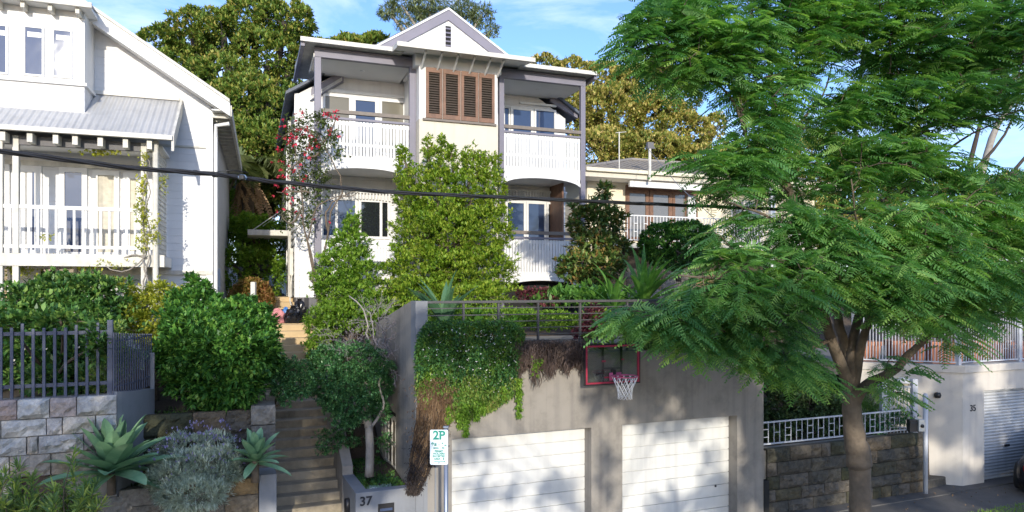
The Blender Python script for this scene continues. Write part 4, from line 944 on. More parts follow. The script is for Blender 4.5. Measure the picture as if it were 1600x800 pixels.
MB().box(p1-.05, p1+.02, hv-.008, hv+.01, z0+(z1-z0)*.56, z0+(z1-z0)*.60).box(p2-.02, p2+.02, hv-.008, hv+.01, z0+(z1-z0)*.59, z0+(z1-z0)*.62).box(p1, p2+.0, hv-.01, hv+.01, z0+.12, z0+.145).build('target_mark', RED, bh)
rr = .222; rv = hv-.12-rr; ru = G.U(976.5, rv); rz = G.Z(976.5, 588, rv)
m = MB(True); m.tube([(ru+rr*math.cos(x), rv+rr*math.sin(x), rz) for x in np.linspace(0, 2*math.pi, 41)], .0105, 8, cap=False)
m.bar((ru-.09,hv,rz-.04),(ru-.12,rv+.15,rz),.016); m.bar((ru+.09,hv,rz-.04),(ru+.12,rv+.15,rz),.016); m.box(ru-.12, ru+.12, hv-.02, hv-.005, rz-.11, rz+.03)
m.build('rim', surf('pink_red_rim_paint', (.55,.09,.20), .4), bh)
m = MB(True); NS = 12; lv = [(rr, -.01), (rr*.80, -.12), (rr*.62, -.20), (rr*.56, -.27), (rr*.54, -.335), (rr*.55, -.395)]
for s in (0, 1):
    for k in range(NS):
        pts = []
        for i, (r_, dz) in enumerate(lv):
            sh = (i if s == 0 else -i)*.5; an_ = 2*math.pi*(k+sh+.25*s)/NS; pts.append((ru+r_*math.cos(an_), rv+r_*math.sin(an_), rz+dz))
        m.tube(pts, .0055, 4)
m.build('net', plain('white_cord', (.82,.82,.84), .8), bh)

# ---------------------------------------------------------------- overhead cable
def cpt(px, py, t): return at(px, py, t)
cps = [(-900,100,5.6),(-400,178,6.6),(-160,213,7.2),(0,236,7.8),(200,262,8.6),(340,272.5,9.2),(420,283,9.6),(600,300,10.4),(800,309,11.2),(1000,318,12.0),(1190,326,12.7),(1500,341,13.6),(2200,370,15)]
pts = [at(*p) for p in cps]; fine = []
for i in range(len(pts)-1):
    for k in range(10): t = k/10; fine.append(tuple(np.array(pts[i])*(1-t)+np.array(pts[i+1])*t))
pc = root('power_cable', 'thick black bundled overhead cable crossing in front of the houses', 'cable', W, pts[5])
m = MB(True)
for k in range(3): m.tube([(p[0], p[1]+.016*math.cos(i*.5+k*2.09), p[2]+.016*math.sin(i*.5+k*2.09)) for i, p in enumerate(fine)], .0185, 6)
m.build('twisted_conductor', BLK, pc)
for x in (306, 336, 378):
    m = MB(); p = np.array(at(x, 270+(x-306)*.10, 9.2)); m.hexa([tuple(p+np.array(d)*.032) for d in ((-1,-1,-1),(1,-1,-1),(1,1,-1),(-1,1,-1),(-1,-1,1),(1,-1,1),(1,1,1),(-1,1,1))])
    m.build('connector', BLK, pc, bevel=.01)
p = at(379, 277, 9.3); MB(True).lathe(p, [(0,.035),(.04,.03),(.06,.0),(.045,-.03),(0,-.04)], 12).build('insulator', plain('blue_grey_ceramic', (.22,.30,.42), .3), pc)
m = MB(True); m.tube([at(340,268,9.2), at(365,266,9.3), at(388,270,9.4)], .005, 5); m.build('tie_wire', BLK, pc)
sv = MB(True).tube([at(1012,232,25.6), at(1060,290,21), at(1120,345,17.5), at(1190,395,14.5)], .010, 5)
sv.thing('service_wire', surf('grey_wire', (.35,.34,.32), .5), 'thin grey service wire running from the mast on the tiled roof down towards the street', 'wire', W, at(1012,232,25.6))

# ---------------------------------------------------------------- bags on the landing
def blob(c, r, sq, seed, n=18, mth=12, amp=.18):
    rr_ = random.Random(seed); ph = [rr_.uniform(0, 6.3) for _ in range(6)]; V = []; F = []
    for j in range(mth+1):
        th_ = math.pi*j/mth
        for i in range(n):
            a = 2*math.pi*i/n; k = 1+amp*(math.sin(3*a+ph[0]+2*th_)*.5+math.sin(7*a+ph[1])*math.sin(5*th_+ph[2])*.5+rr_.uniform(-.3,.3)*.5)
            V.append((c[0]+r[0]*math.sin(th_)*math.cos(a)*k, c[1]+r[1]*math.sin(th_)*math.sin(a)*k, c[2]+r[2]*(max(-sq, -math.cos(th_))*-1 if False else -math.cos(th_))*k))
    for j in range(mth):
        for i in range(n): i2 = (i+1)%n; F.append((j*n+i, j*n+i2, (j+1)*n+i2, (j+1)*n+i))
    return V, F
def bag(name, label, px, py, Y, r, mat, cat, seed, tie=True, amp=.2):
    c = at(px, py, Y); e = root(name, label, cat, W, (c[0], c[1], 3.80))
    V, F = blob(c, r, .8, seed, amp=amp); V = [(x, y, max(z, 3.803)) for x, y, z in V]
    MB(False).add(V, F).build('body', mat, e)
    if tie: MB().lathe((c[0], c[1], c[2]+r[2]*.9), [(.05,-.05),(.03,.02),(.07,.09),(.0,.10)], 8).build('knot', mat, e)
BAGM = plain('black_glossy_plastic', (.012,.012,.014), .22)
bag('rubbish_bag', 'black glossy rubbish bag lying by the dark corner pillar on the landing', 458, 497, 17.0, (.20,.18,.24), BAGM, 'bag', 4, amp=.3)
bag('rubbish_bag', 'smaller black rubbish bag leaning on the wall behind the other black bag', 468, 488, 17.3, (.14,.15,.28), BAGM, 'bag', 5, amp=.3)
bag('shopping_bag', 'red and white patterned bag standing left of the black rubbish bags', 435, 497, 17.1, (.17,.14,.22), island('red_white_cloth', [(.6,.12,.10),(.7,.62,.58),(.5,.10,.12),(.75,.55,.5)], .8), 'bag', 6, tie=False)
bag('blue_bag', 'small blue bag squeezed between the patterned bag and the black bags', 446, 491, 17.35, (.08,.08,.17), plain('blue_plastic', (.06,.20,.50), .4), 'bag', 8, tie=False)
X, Y, Z = at(396, 475, 16); pst = MB().box(X-.05, X+.05, Y-.05, Y+.05, 3.2, Z+.5)
pst.thing('garden_post', WP2, 'short white post standing in the orange leaved shrub beside the upper steps', 'post', W, (X, Y, 3.2), bevel=.005)

# white stones on the planter
for i, (x, y, s, lab) in enumerate(((631, 755, .07, 'upper white stone at the right end of the planter soil'), (626, 758, .06, 'lower white stone next to the dead creeper on the planter'), (584, 755, .07, 'flat white stone lying in the middle of the planter front'))):
    X, Y, Z = at(x, y, 11.75 if i < 2 else 11.65); V, F = blob((X, Y, 1.32), (s, s*.8, s*.45), .8, i+2, 10, 6, .15)
    MB(True).add(V, F).thing('white_stone', plain('white_stone_%d' % i, (.7,.7,.66), .7), lab, 'stone', W, (X, Y, 1.29), 'white stones on the planter')

# ---------------------------------------------------------------- dark parked car (its rear corner is in frame)
CX0, CY0, _ = at(1588, 730, 15.4); cf_ = Frame(CX0+1.22, CY0-.95, 40.0)
cr_ = root('parked_car', 'dark car parked on the driveway at the right edge, only its rounded bumper showing', 'car', cf_, (0, 0, .03))
sec = [(0,.30,.62,.64),(.06,.22,.80,.76),(.35,.20,.90,.82),(1.0,.18,.98,.86),(1.35,.18,1.35,.80),(1.9,.18,1.43,.78),(2.8,.18,1.42,.78),(3.4,.18,.98,.86),(3.9,.22,.92,.80),(4.1,.32,.70,.66)]
m = MB(True); prof = []
for (x, zb2, zt_, hw) in sec:
    ring = []
    for k in range(20):
        a = 2*math.pi*k/20; cy_ = math.copysign(abs(math.cos(a))**.45, math.cos(a)); sz_ = math.copysign(abs(math.sin(a))**.55, math.sin(a))
        ring.append((x, .85+hw*cy_*(1 if sz_ < .2 else 1-.18*(zt_ > 1.2)), (zb2+zt_)/2+(zt_-zb2)/2*sz_))
    prof.append(ring)
V = [p for r_ in prof for p in r_]; F = [(i*20+k, i*20+(k+1)%20, (i+1)*20+(k+1)%20, (i+1)*20+k) for i in range(len(prof)-1) for k in range(20)]
F.append(tuple(range(19, -1, -1))); F.append(tuple((len(prof)-1)*20+k for k in range(20)))
m.add(V, F); m.build('body', plain('black_car_paint', (.02,.02,.024), .18, .3), cr_)
for x in (.75, 3.3):
    for y in (.02, 1.68):
        wv = MB(True); wv.tube([(x,y-.09,.34),(x,y+.09,.34)], .31, 24); wh = wv.build('wheel', plain('tyre_rubber', (.02,.02,.02), .8), cr_)
        MB().tube([(x,y-.095,.34),(x,y+.095,.34)], .19, 16).build('rim', plain('alloy', (.4,.4,.42), .3, .9), wh)
for y in (.35, 1.35): MB().box(-.01, .05, y-.12, y+.12, .60, .72).build('tail_light', plain('red_lamp_glass', (.25,.01,.01), .2), cr_, bevel=.02)
# ---------------------------------------------------------------- foliage tools (numpy)
def norm(a): return a/np.maximum(np.linalg.norm(a, axis=-1, keepdims=True), 1e-9)
def rdir(n): return norm(rng.normal(size=(n, 3)))
def leaf_quads(P, D, L, Wd, tilt=None, fold=.25):
    """one folded, pointed leaf per row of P (base) and D (direction)"""
    n = len(P); D = norm(D); r = rdir(n) if tilt is None else norm(tilt+rdir(n)*.5)
    S = norm(np.cross(D, r)); Nn = np.cross(S, D)
    L = np.broadcast_to(np.asarray(L, float).reshape(-1, 1), (n, 1)); Wd = np.broadcast_to(np.asarray(Wd, float).reshape(-1, 1), (n, 1))
    mid = P+D*L*.45+Nn*Wd*fold
    return np.stack([P, mid+S*Wd*.5, P+D*L-Nn*Wd*.1, mid-S*Wd*.5], axis=1).reshape(-1, 3)
def lobes_px(specs):
    out = []
    for s in specs:
        px, py, rx, ry, Y = s[:5]; k = Y/FPX; dy = s[5] if len(s) > 5 else rx*k*.8
        out.append((*at(px, py, Y), rx*k, dy, ry*k))
    return np.array(out)
GAP = [.9]
def crown_pts(lobes, n, inner=.72, low=-1.0, rough=.13):
    """points and outward directions on the shells of many overlapping lobes"""
    area = (lobes[:, 3]*lobes[:, 5]+lobes[:, 3]*lobes[:, 4]); pr = area/area.sum()
    idx = rng.choice(len(lobes), size=int(n*2.0), p=pr); d = rdir(len(idx)); rr = rng.uniform(inner, 1.0, len(idx))**.7
    lump = 1+rough*np.sin(d[:, 0]*7+idx)*np.sin(d[:, 2]*8+idx*1.7)+rough*.6*np.sin(d[:, 1]*13+idx)*np.sin(d[:, 2]*15)
    P = lobes[idx, :3]+d*lobes[idx, 3:6]*(rr*lump)[:, None]
    keep = np.ones(len(idx), bool)
    for j in range(len(lobes)):
        q_ = ((P-lobes[j, :3])/lobes[j, 3:6]); ins = (q_**2).sum(1) < .45
        keep &= ~(ins & (idx != j))
    keep &= d[:, 2] > low
    sc_ = 2.2/max(.25, float(np.median(lobes[:, 3]))); o_ = rng.uniform(0, 9, 3)
    g_ = sum(np.sin(P@rdir(1)[0]*sc_*f_+o_[0]*f_) for f_ in (2.1, 2.9, 3.7, 4.9, 6.3, 7.9))
    keep &= (g_ > -GAP[0]) | (rng.uniform(size=len(g_)) < .18)
    P, d = P[keep][:n], d[keep][:n]
    return P, norm(d/np.maximum(lobes[idx[keep][:n], 3:6], .01)*lobes[idx[keep][:n], 3:4])
def rosettes(P, D, k, L, Wd, spread=.9, up=.25, jitter=.3, sd=0):
    """k leaves around each point, opening from its direction"""
    n = len(P); P2 = np.repeat(P, k, 0); D2 = np.repeat(norm(D+np.array([0, 0, up])), k, 0)
    dd = norm(D2+rdir(n*k)*spread); P2 = P2+rdir(n*k)*L*jitter
    return leaf_quads(P2, dd, L*rng.uniform(.7, 1.25, n*k), Wd*rng.uniform(.75, 1.2, n*k), tilt=np.tile([0, 0, 1.], (n*k, 1)))
def limb(m, pts, r0, r1, n=7, wob=.0):
    k = len(pts); rad = [r0+(r1-r0)*i/(k-1) for i in range(k)]
    fine = []; fr = []
    for i in range(k-1):
        a, b = np.array(pts[i], float), np.array(pts[i+1], float); pa = np.array(pts[i-1], float) if i else 2*a-b; pb = np.array(pts[i+2], float) if i+2 < k else 2*b-a
        for t in (0, .33, .66):
            p = .5*((2*a)+(-pa+b)*t+(2*pa-5*a+4*b-pb)*t*t+(-pa+3*a-3*b+pb)*t**3); fine.append(p+rng.normal(size=3)*wob); fr.append((rad[i]*(1-t)+rad[i+1]*t)*(1+rng.normal()*.03))
    fine.append(np.array(pts[-1], float)); fr.append(rad[-1]); m.tube([tuple(p) for p in fine], fr, n)
def pnodes(pl, step=.15):
    out = []
    for pts in pl:
        for a, b in zip(pts[:-1], pts[1:]):
            a, b = np.array(a, float), np.array(b, float); k = max(1, int(np.linalg.norm(b-a)/step))
            out += [a+(b-a)*i/k for i in range(k)]
        out.append(np.array(pts[-1], float))
    return np.array(out)
def twigs(m, nodes, targets, r0=.012, r1=.004, sag=.0, n=4):
    nodes = np.asarray(nodes); targets = np.asarray(targets)
    dm = np.array([np.min(np.linalg.norm(nodes-t, axis=1)) for t in targets]); targets = targets[np.argsort(dm)]
    for t in targets:
        d = np.linalg.norm(nodes-t, axis=1)+np.maximum(0, nodes[:, 2]-t[2])*1.5; s = nodes[np.argmin(d)]; L_ = np.linalg.norm(t-s)
        if L_ < .05: continue
        mid = s*.5+t*.5+rng.normal(size=3)*L_*.08+np.array([0, 0, L_*.06]); m.tube([tuple(s), tuple(mid), tuple(t)], [r0*(.6+L_*.3), r0*.7, r1], n, cap=False)
        nodes = np.concatenate([nodes, [mid, t*.75+mid*.25]])
def blades(m_or_none, base, n, L, Wd, elev=(20, 80), droop=.5, seg=6, fold=.25, az=None, profile='strap', jit=.15):
    """arching strap leaves from one base: a V-shaped strip of quads each"""
    Q = []
    for i in range(n):
        a = rng.uniform(0, 2*math.pi) if az is None else az[i]; el = R(rng.uniform(*elev)); l = L*rng.uniform(.75, 1.15); wd = Wd*rng.uniform(.85, 1.15)
        h = np.array([math.cos(a), math.sin(a), 0]); sd = np.array([-math.sin(a), math.cos(a), 0]); p = np.array(base, float)+h*rng.uniform(0, jit)*.3; e = el; rows = []
        for s in range(seg+1):
            t = s/seg
            w_ = wd*((.55+.9*t*(1-t)*2)*(1-t**3) if profile == 'strap' else (.55+1.6*t)*max(0, 1-t)**.75*1.05 if profile == 'agave' else (1-t)**.6)
            d = h*math.cos(e)+np.array([0, 0, math.sin(e)]); nn = np.array([0, 0, 1])*math.cos(e)-h*math.sin(e)
            rows.append((p-sd*w_/2+nn*fold*w_, p.copy(), p+sd*w_/2+nn*fold*w_)); p = p+d*l/seg; e -= droop*(.3+t)/seg*2.2
        for s in range(seg):
            A, B_ = rows[s], rows[s+1]; Q += [A[0], A[1], B_[1], B_[0], A[1], A[2], B_[2], B_[1]]
    return np.array(Q)
def blade_islands(Q): return Q
def fronds(P, D, Lf, npair=10, droop=.35, wid=.42, pw=.03, up=None, pl=1.0):
    """feathery compound leaves: P bases, D directions, all pinnae as narrow quads"""
    n = len(P); D = norm(D); L_ = (Lf*rng.uniform(.75, 1.2, n))[:, None]
    U_ = np.tile([0, 0, 1.], (n, 1))+rng.normal(size=(n, 3))*.28; S = norm(np.cross(D, U_)); Nn = np.cross(S, D)
    out = []
    for j in range(npair):
        t = .12+.88*(j+.5)/npair; c = P+D*L_*t+np.array([0, 0, -1.])*L_*droop*t*t
        T = norm(D+np.array([0, 0, -1.])*droop*2*t)
        l = L_*wid*pl*math.sin(math.pi*(.16+.78*t))**.8*.62
        for s in (-1, 1):
            d = norm(S*s*.9+T*.55+rng.normal(size=(n, 3))*.10-np.array([0, 0, .18])); w2 = norm(np.cross(d, Nn))*pw*L_/.4*.5
            out.append(np.stack([c-w2*.6, c+w2*.6, c+d*l*.7+w2*.8, c+d*l-w2*.2], 1))
    c0 = P; c1 = P+D*L_*.5+np.array([0,0,-1.])*L_*droop*.25; c2 = P+D*L_+np.array([0,0,-1.])*L_*droop; w2 = S*.004
    out.append(np.stack([c0-w2, c0+w2, c1+w2, c1-w2], 1)); out.append(np.stack([c1-w2, c1+w2, c2+w2, c2-w2], 1))
    return np.stack(out, 1).reshape(-1, 3), np.repeat(np.clip(rng.beta(1.6, 2.4, n)+rng.normal(size=n)*.03, 0, 1), len(out))
def gvis(name, label, cat, base, group=None): return root(name, label, cat, W, base, group)

BARK = surf('grey_brown_bark', (.16,.125,.09), .9, (.09,.07,.05), 7.0, bump=.6, bscale=30)
BARKP = surf('pale_bark', (.34,.31,.27), .85, (.20,.18,.155), 7.0, bump=.5, bscale=25)
BARKD = surf('dark_bark', (.075,.06,.045), .9, (.04,.03,.024), 7.0, bump=.5)
def lm(name, cols, trans=.25, noise=.45, nscale=1.5, rough=.5, tone=False): return island(name, cols, rough, noise, trans, nscale=nscale, spec=.35, tone=tone)
L_FIG = lm('fig_leaf', [(.04,.09,.02),(.09,.17,.03),(.17,.26,.045),(.30,.33,.07),(.42,.30,.10)], .15, .22, .6)
L_FIGY = lm('golden_fig_leaf', [(.08,.13,.03),(.20,.25,.05),(.38,.37,.09),(.56,.46,.16),(.52,.36,.15)], .15, .22, .5)
L_GUM = lm('gum_leaf', [(0.117,0.169,0.078),(0.195,0.247,0.117),(0.260,0.286,0.156)], .2)
L_LILLY = lm('lilly_pilly_leaf', [(0.066,0.144,0.014),(0.144,0.264,0.024),(0.240,0.360,0.036),(0.360,0.432,0.060),(0.288,0.264,0.072)], .3, .4, 2.2)
L_LILLY2 = lm('bright_shrub_leaf', [(0.060,0.144,0.018),(0.132,0.264,0.030),(0.240,0.384,0.048),(0.336,0.456,0.084)], .3, .4, 2.0)
L_CIT = lm('citrus_leaf', [(.018,.06,.018),(.04,.13,.028),(.10,.26,.045),(.26,.44,.09)], .22, .2, 2.5, .35)
L_OLIVE = lm('glossy_small_leaf', [(.02,.07,.03),(.045,.14,.05),(.10,.26,.09),(.24,.42,.17)], .2, .2, 2.5, .35)
L_HEDGE = lm('dense_hedge_leaf', [(.022,.065,.02),(.05,.14,.035),(.13,.26,.06),(.28,.40,.10)], .22, .2, 2.0, .4)
L_MAG = lm('magnolia_leaf', [(.05,.09,.03),(.09,.17,.04),(.18,.26,.07),(.42,.20,.08)], .1, .15, 2, .3)
L_JAC = lm('feathery_leaf', [(.06,.165,.075),(.11,.27,.095),(.20,.39,.12),(.36,.54,.16),(.52,.64,.20)], .42, .25, 1.1, .5, True)
L_JACD = lm('shaded_feathery_leaf', [(.08,.20,.06),(.14,.30,.08),(.24,.40,.10),(.38,.50,.12)], .4, .4, .8, .5, True)
L_BOUG = lm('bougainvillea_leaf', [(.05,.08,.02),(.09,.13,.03),(.13,.16,.05)], .2)
L_FLOW = lm('red_bract', [(.55,.03,.08),(.70,.05,.11),(.78,.12,.18)], .3, .2)
L_WHITEF = plain('white_petal', (.85,.83,.82), .7)
L_COVER = lm('groundcover_leaf', [(0.028,0.091,0.042),(0.049,0.140,0.056),(0.084,0.210,0.056),(0.154,0.280,0.049),(0.252,0.336,0.042)], .25, .5, 1.6)
L_DRY = lm('dry_creeper', [(.08,.048,.03),(.15,.09,.05),(.24,.155,.085),(.36,.26,.16)], .1, .4, 4.0, .8)
L_DRYD = lm('dark_dry_creeper', [(.05,.035,.03),(.09,.065,.055),(.14,.10,.085),(.19,.14,.12)], .1, .4, 4.0, .8)
L_GREYT = lm('grey_dead_twig', [(.16,.14,.15),(.26,.23,.24),(.36,.32,.32)], .0, .2, 4.0, .9)
L_LAV = lm('grey_green_leaf', [(.22,.28,.23),(.35,.42,.34),(.50,.56,.46),(.62,.65,.50)], .15, .4, 3.0, .7)
L_PURP = lm('pale_purple_flower', [(.25,.22,.45),(.38,.34,.58)], .1)
L_AGA = lm('agave_leaf', [(.13,.25,.14),(.20,.35,.19),(.30,.44,.25)], .1, .8, 4.0, .45)
L_STRAP = lm('strap_leaf', [(.07,.18,.04),(.12,.27,.05),(.20,.36,.07)], .3, .9, 1.6, .4)
L_FLAX = lm('blue_green_flax_leaf', [(.05,.13,.07),(.09,.19,.10),(.18,.28,.12)], .2, .9, 1.5, .45)
L_YEL = lm('yellow_green_leaf', [(.17,.24,.03),(.34,.38,.05),(.50,.50,.08),(.52,.42,.08)], .35)
L_ORG = lm('orange_tinged_leaf', [(.12,.14,.03),(.26,.20,.05),(.42,.22,.10),(.46,.18,.12)], .3)
L_RED = lm('burgundy_leaf', [(.10,.03,.045),(.18,.05,.07),(.26,.09,.10)], .25)
L_BANK = lm('needle_shrub_leaf', [(0.065,0.130,0.046),(0.130,0.221,0.078),(0.260,0.364,0.078),(0.468,0.494,0.091)], .25, .3, 3.0)
L_DARKG = lm('dark_shade_leaf', [(0.023,0.052,0.023),(0.046,0.091,0.039),(0.078,0.130,0.052),(0.130,0.182,0.078)], .15, .3, 2.0, .4)
L_PALM = lm('palm_leaf', [(.10,.14,.05),(.17,.21,.08),(.25,.27,.12)], .2)
L_DEADP = lm('dead_palm_leaf', [(.24,.14,.07),(.38,.24,.13),(.46,.31,.18)], .15, .3)

def tree(name, label, cat, lobes, n, k, L_, Wd, mat, trunk, bark=BARK, group=None, base=None, crown='crown', inner=.7, low=-1, spread=.9, up=.25, tw=60, tr0=.015, extra=None, rough=.13):
    base = base or tuple(trunk[0][0]); e = gvis(name, label, cat, base, group)
    P, D = crown_pts(lobes, n, inner, low, rough)
    MB().quads(rosettes(P, D, k, L_, Wd, spread, up)).build(crown, mat, e)
    m = MB(True)
    for i, t in enumerate(trunk):
        r0, r1 = t[-1]; limb(m, t[:-1], r0, r1, 8)
    nodes = pnodes([t[:-1] for t in trunk]); idx = rng.choice(len(P), size=min(tw, len(P)), replace=False)
    twigs(m, nodes, P[idx]*.97+lobes[:, :3].mean(0)*.03, tr0)
    m.build('trunk', bark, e); return e
def fan(p0, lobes, r0, r1, zoff=.0):
    """trunk plus a limb to the heart of each lobe"""
    c = lobes[:, :3]; mid = np.array([p0[0]*.6+c[:, 0].mean()*.4, p0[1]*.5+c[:, 1].mean()*.5, p0[2]+(c[:, 2].min()-p0[2])*.55])
    out = [[tuple(p0), tuple(np.array(p0)*.5+mid*.5), tuple(mid), (r0, r0*.75)]]
    for q_ in c: out.append([tuple(mid), tuple(mid*.45+q_*.55+rng.normal(size=3)*.1), tuple(q_), (r0*.55, r1)])
    return out

# ---- trees behind the houses
GAP[0] = .5
FL = lobes_px([(250,75,36,32,33),(300,52,45,36,32),(348,48,42,34,31),(400,34,52,34,32),(445,34,44,30,31),(458,78,36,34,32),(420,95,58,45,31),(285,110,48,35,32),(350,130,62,38,29),(385,170,70,50,28),(440,190,55,55,28),(398,235,62,50,27),(455,265,45,50,27),(400,300,60,40,28),(320,80,25,20,33)])
tree('fig_tree', 'huge rusty green fig tree filling the gap between the white house and the tall house', 'tree', FL, 12500, 7, .20, .085, L_FIG, fan(at(400,430,30), FL, .8, .12), BARKD, 'fig trees behind the houses', up=.5, tw=140, tr0=.05, inner=.8)
FM = lobes_px([(500,82,28,16,37),(545,74,34,14,37),(583,68,22,13,38),(522,95,40,16,37)])
tree('fig_tree', 'low strip of fig crown showing above the left balcony roof of the tall house', 'tree', FM, 1600, 7, .27, .11, L_FIG, fan(at(540,330,37), FM, .5, .1), BARKD, 'fig trees behind the houses', up=.5, tw=20, tr0=.04)
FR = lobes_px([(848,112,28,24,40),(893,118,36,24,40),(940,130,42,30,39),(1000,138,46,34,38),(1052,148,40,42,38),(960,178,60,44,37),(1030,198,56,44,37),(898,178,50,44,38),(1075,212,38,34,37),(1118,198,16,20,38),(940,236,60,34,36),(1020,240,60,30,36),(1090,250,40,22,36),(1140,260,34,34,38)])
tree('fig_tree', 'wide golden leaved fig tree behind the cream house to the right of the gable', 'tree', FR, 12000, 7, .21, .09, L_FIGY, fan(at(990,380,39), FR, .7, .1), BARKD, 'fig trees behind the houses', up=.5, tw=150, tr0=.05, inner=.8)
GL = lobes_px([(606,18,16,14,36),(632,36,13,16,36),(628,8,22,12,36),(668,8,30,12,36),(690,22,14,10,36),(722,14,28,16,36),(752,24,20,20,36),(768,48,12,12,36),(655,22,18,10,36)])
tree('gum_tree', 'sparse grey green gum tree standing far behind the gable', 'tree', GL, 1500, 5, .22, .05, L_GUM, fan(at(690,200,36), GL, .25, .05), BARKP, up=-.4, tw=130, tr0=.03, inner=.3, spread=1.2)
BK = lobes_px([(1215,240,44,50,40),(1280,262,60,56,40),(1350,290,60,50,38),(1430,300,60,50,38),(1500,320,60,46,37),(1585,325,60,50,37),(1400,380,90,40,34),(1530,400,90,40,33),(1250,350,80,50,36)])
tree('background_tree', 'broad yellow green tree far behind the feathery street tree', 'tree', BK, 5200, 7, .30, .12, L_FIGY, fan(at(1400,430,37), BK, .6, .1), BARKD, up=.5, tw=80, tr0=.04)
HD = lobes_px([(300,330,60,50,25,3),(380,378,40,34,24),(405,372,34,34,23),(372,420,34,40,22),(410,430,34,40,22),(440,385,30,40,24),(392,352,30,16,23)])
tree('garden_tree', 'bright green bushy tree at the end of the side passage between the two white houses', 'tree', HD, 5500, 6, .13, .06, L_LILLY2, fan(at(395,470,23), HD, .12, .03), BARK, tw=80)
OS = lobes_px([(392,458,26,22,18.5),(375,468,18,16,18.3),(410,468,16,16,18.6)])
tree('orange_shrub', 'shrub with orange tinged leaves beside the upper stair flight', 'shrub', OS, 900, 6, .10, .05, L_ORG, fan(at(392,500,18.5), OS, .04, .01), BARK, tw=30)

GAP[0] = .7
# ---- palm in the gap
pb = at(385, 262, 25); pl = gvis('palm_tree', 'palm with arching green fronds and a skirt of dead brown fronds between the white houses', 'palm', (pb[0], pb[1], 4.5))
az = np.linspace(0, 2*math.pi, 16, endpoint=False)+.2
MB().quads(*fronds(np.tile(pb, (34, 1)), np.stack([np.cos(np.arange(34)*2.4), np.sin(np.arange(34)*2.4), rng.uniform(.1, 1.1, 34)], 1), 1.9, 26, .75, .42, .045)).build('crown', L_PALM, pl)
MB().quads(*fronds(np.tile(pb, (16, 1))+rng.normal(size=(16,3))*.2-np.array([0,0,.3]), np.stack([np.cos(np.arange(16)*2.4)*.5, np.sin(np.arange(16)*2.4)*.5, -rng.uniform(.4, 1.1, 16)], 1), 1.5, 20, .5, .14, .03)).build('dead_fronds', L_DEADP, pl)
MB(True).tube([(pb[0], pb[1], 4.3), (pb[0]+.1, pb[1], 6.5), pb], [.26, .2, .22], 10).build('trunk', BARK, pl)

# ---- tall hedge in front of the bay
LL = lobes_px([(632,262,14,26,17.2),(640,310,24,40,17),(685,252,26,28,16.9),(680,300,44,45,16.6),(740,260,26,22,16.9),(735,305,42,48,16.6),(770,300,22,46,16.8),(650,365,38,44,16.4),(700,370,58,55,16),(760,365,44,50,16.4),(650,420,50,40,15.8),(700,430,56,40,15.6),(755,425,50,40,16),(655,455,60,22,15.3),(735,460,60,18,15.2),(628,240,8,14,17.2),(668,228,7,16,16.9),(690,222,6,14,16.9),(728,240,7,14,16.9),(752,242,7,16,16.9),(775,252,8,14,17),(705,238,5,14,16.9),(742,236,5,14,16.9)])
GAP[0] = .5
tree('lilly_pilly_hedge', 'tall bright lime green hedge with ragged shoots growing up in front of the cream bay', 'hedge', LL, 10500, 6, .085, .038, L_LILLY, fan(at(700,480,16.2), LL, .10, .02), BARK, tw=260, tr0=.007, inner=.5, up=.6, rough=.32)
tw_ = at(0,0,1)
sh = lobes_px([(628,240,9,12,17.2),(668,228,7,14,16.9),(690,222,6,12,16.9),(728,240,7,12,16.9),(752,242,7,14,16.9),(775,252,8,12,17),(705,240,6,12,16.9),(742,236,5,12,16.9)])
L1 = lobes_px([(550,350,14,22,15.9),(548,382,30,28,15.7),(535,415,40,32,15.5),(572,428,22,26,15.5),(520,452,34,30,15.2),(556,468,38,26,15.1),(598,482,30,18,15.2),(540,495,44,24,14.9),(590,500,36,20,14.9),(500,500,22,26,15),(498,540,20,26,14.8)])
GAP[0] = .2
tree('garden_shrub', 'conical bright green shrub in front of the left lower windows of the tall house', 'shrub', L1, 4300, 6, .085, .036, L_LILLY2, fan(at(550,530,15.3), L1, .06, .015), BARK, tw=200, tr0=.008, inner=.45, up=.5, rough=.35)
GAP[0] = .8
# ---- bougainvillea
bg_ = gvis('bougainvillea', 'sprawling bougainvillea with crimson flowers climbing the left corner of the tall house', 'climber', at(500,500,16.6))
BL = lobes_px([(470,205,34,26,17.2),(450,240,30,30,17.4),(490,240,30,40,17.0),(515,215,18,26,16.8),(470,285,28,34,17.2),(455,330,20,34,17.4),(500,290,22,44,17.0),(480,340,16,40,17.0),(500,185,22,14,16.9),(530,240,14,10,16.7)])
P, D = crown_pts(BL, 1500, .1, rough=.3); MB().quads(rosettes(P, D, 3, .075, .045, 1.4, 0)).build('foliage', L_BOUG, bg_)
fl = []
for (x, y, n_) in ((525,181,14),(508,183,8),(520,210,8),(470,205,10),(455,215,12),(440,235,8),(432,215,6),(436,202,5),(462,222,8),(485,232,8),(492,212,6),(430,245,6),(450,262,10),(465,265,6),(432,280,7),(475,285,8),(460,290,4),(440,295,6),(437,300,8),(432,273,4),(462,317,5),(445,330,4),(465,340,4),(497,349,3),(437,283,6),(462,178,6),(472,176,4),(480,248,6),(447,190,4),(500,225,5)):
    c = np.array(at(x, y, 16.7)); fl.append(c+rng.normal(size=(max(2, n_//2), 3))*np.array([.10,.08,.07]))
fl = np.concatenate(fl); MB().quads(rosettes(fl, rdir(len(fl)), 5, .06, .055, 1.2, 0, .4)).build('blossoms', L_FLOW, bg_)
m = MB(True)
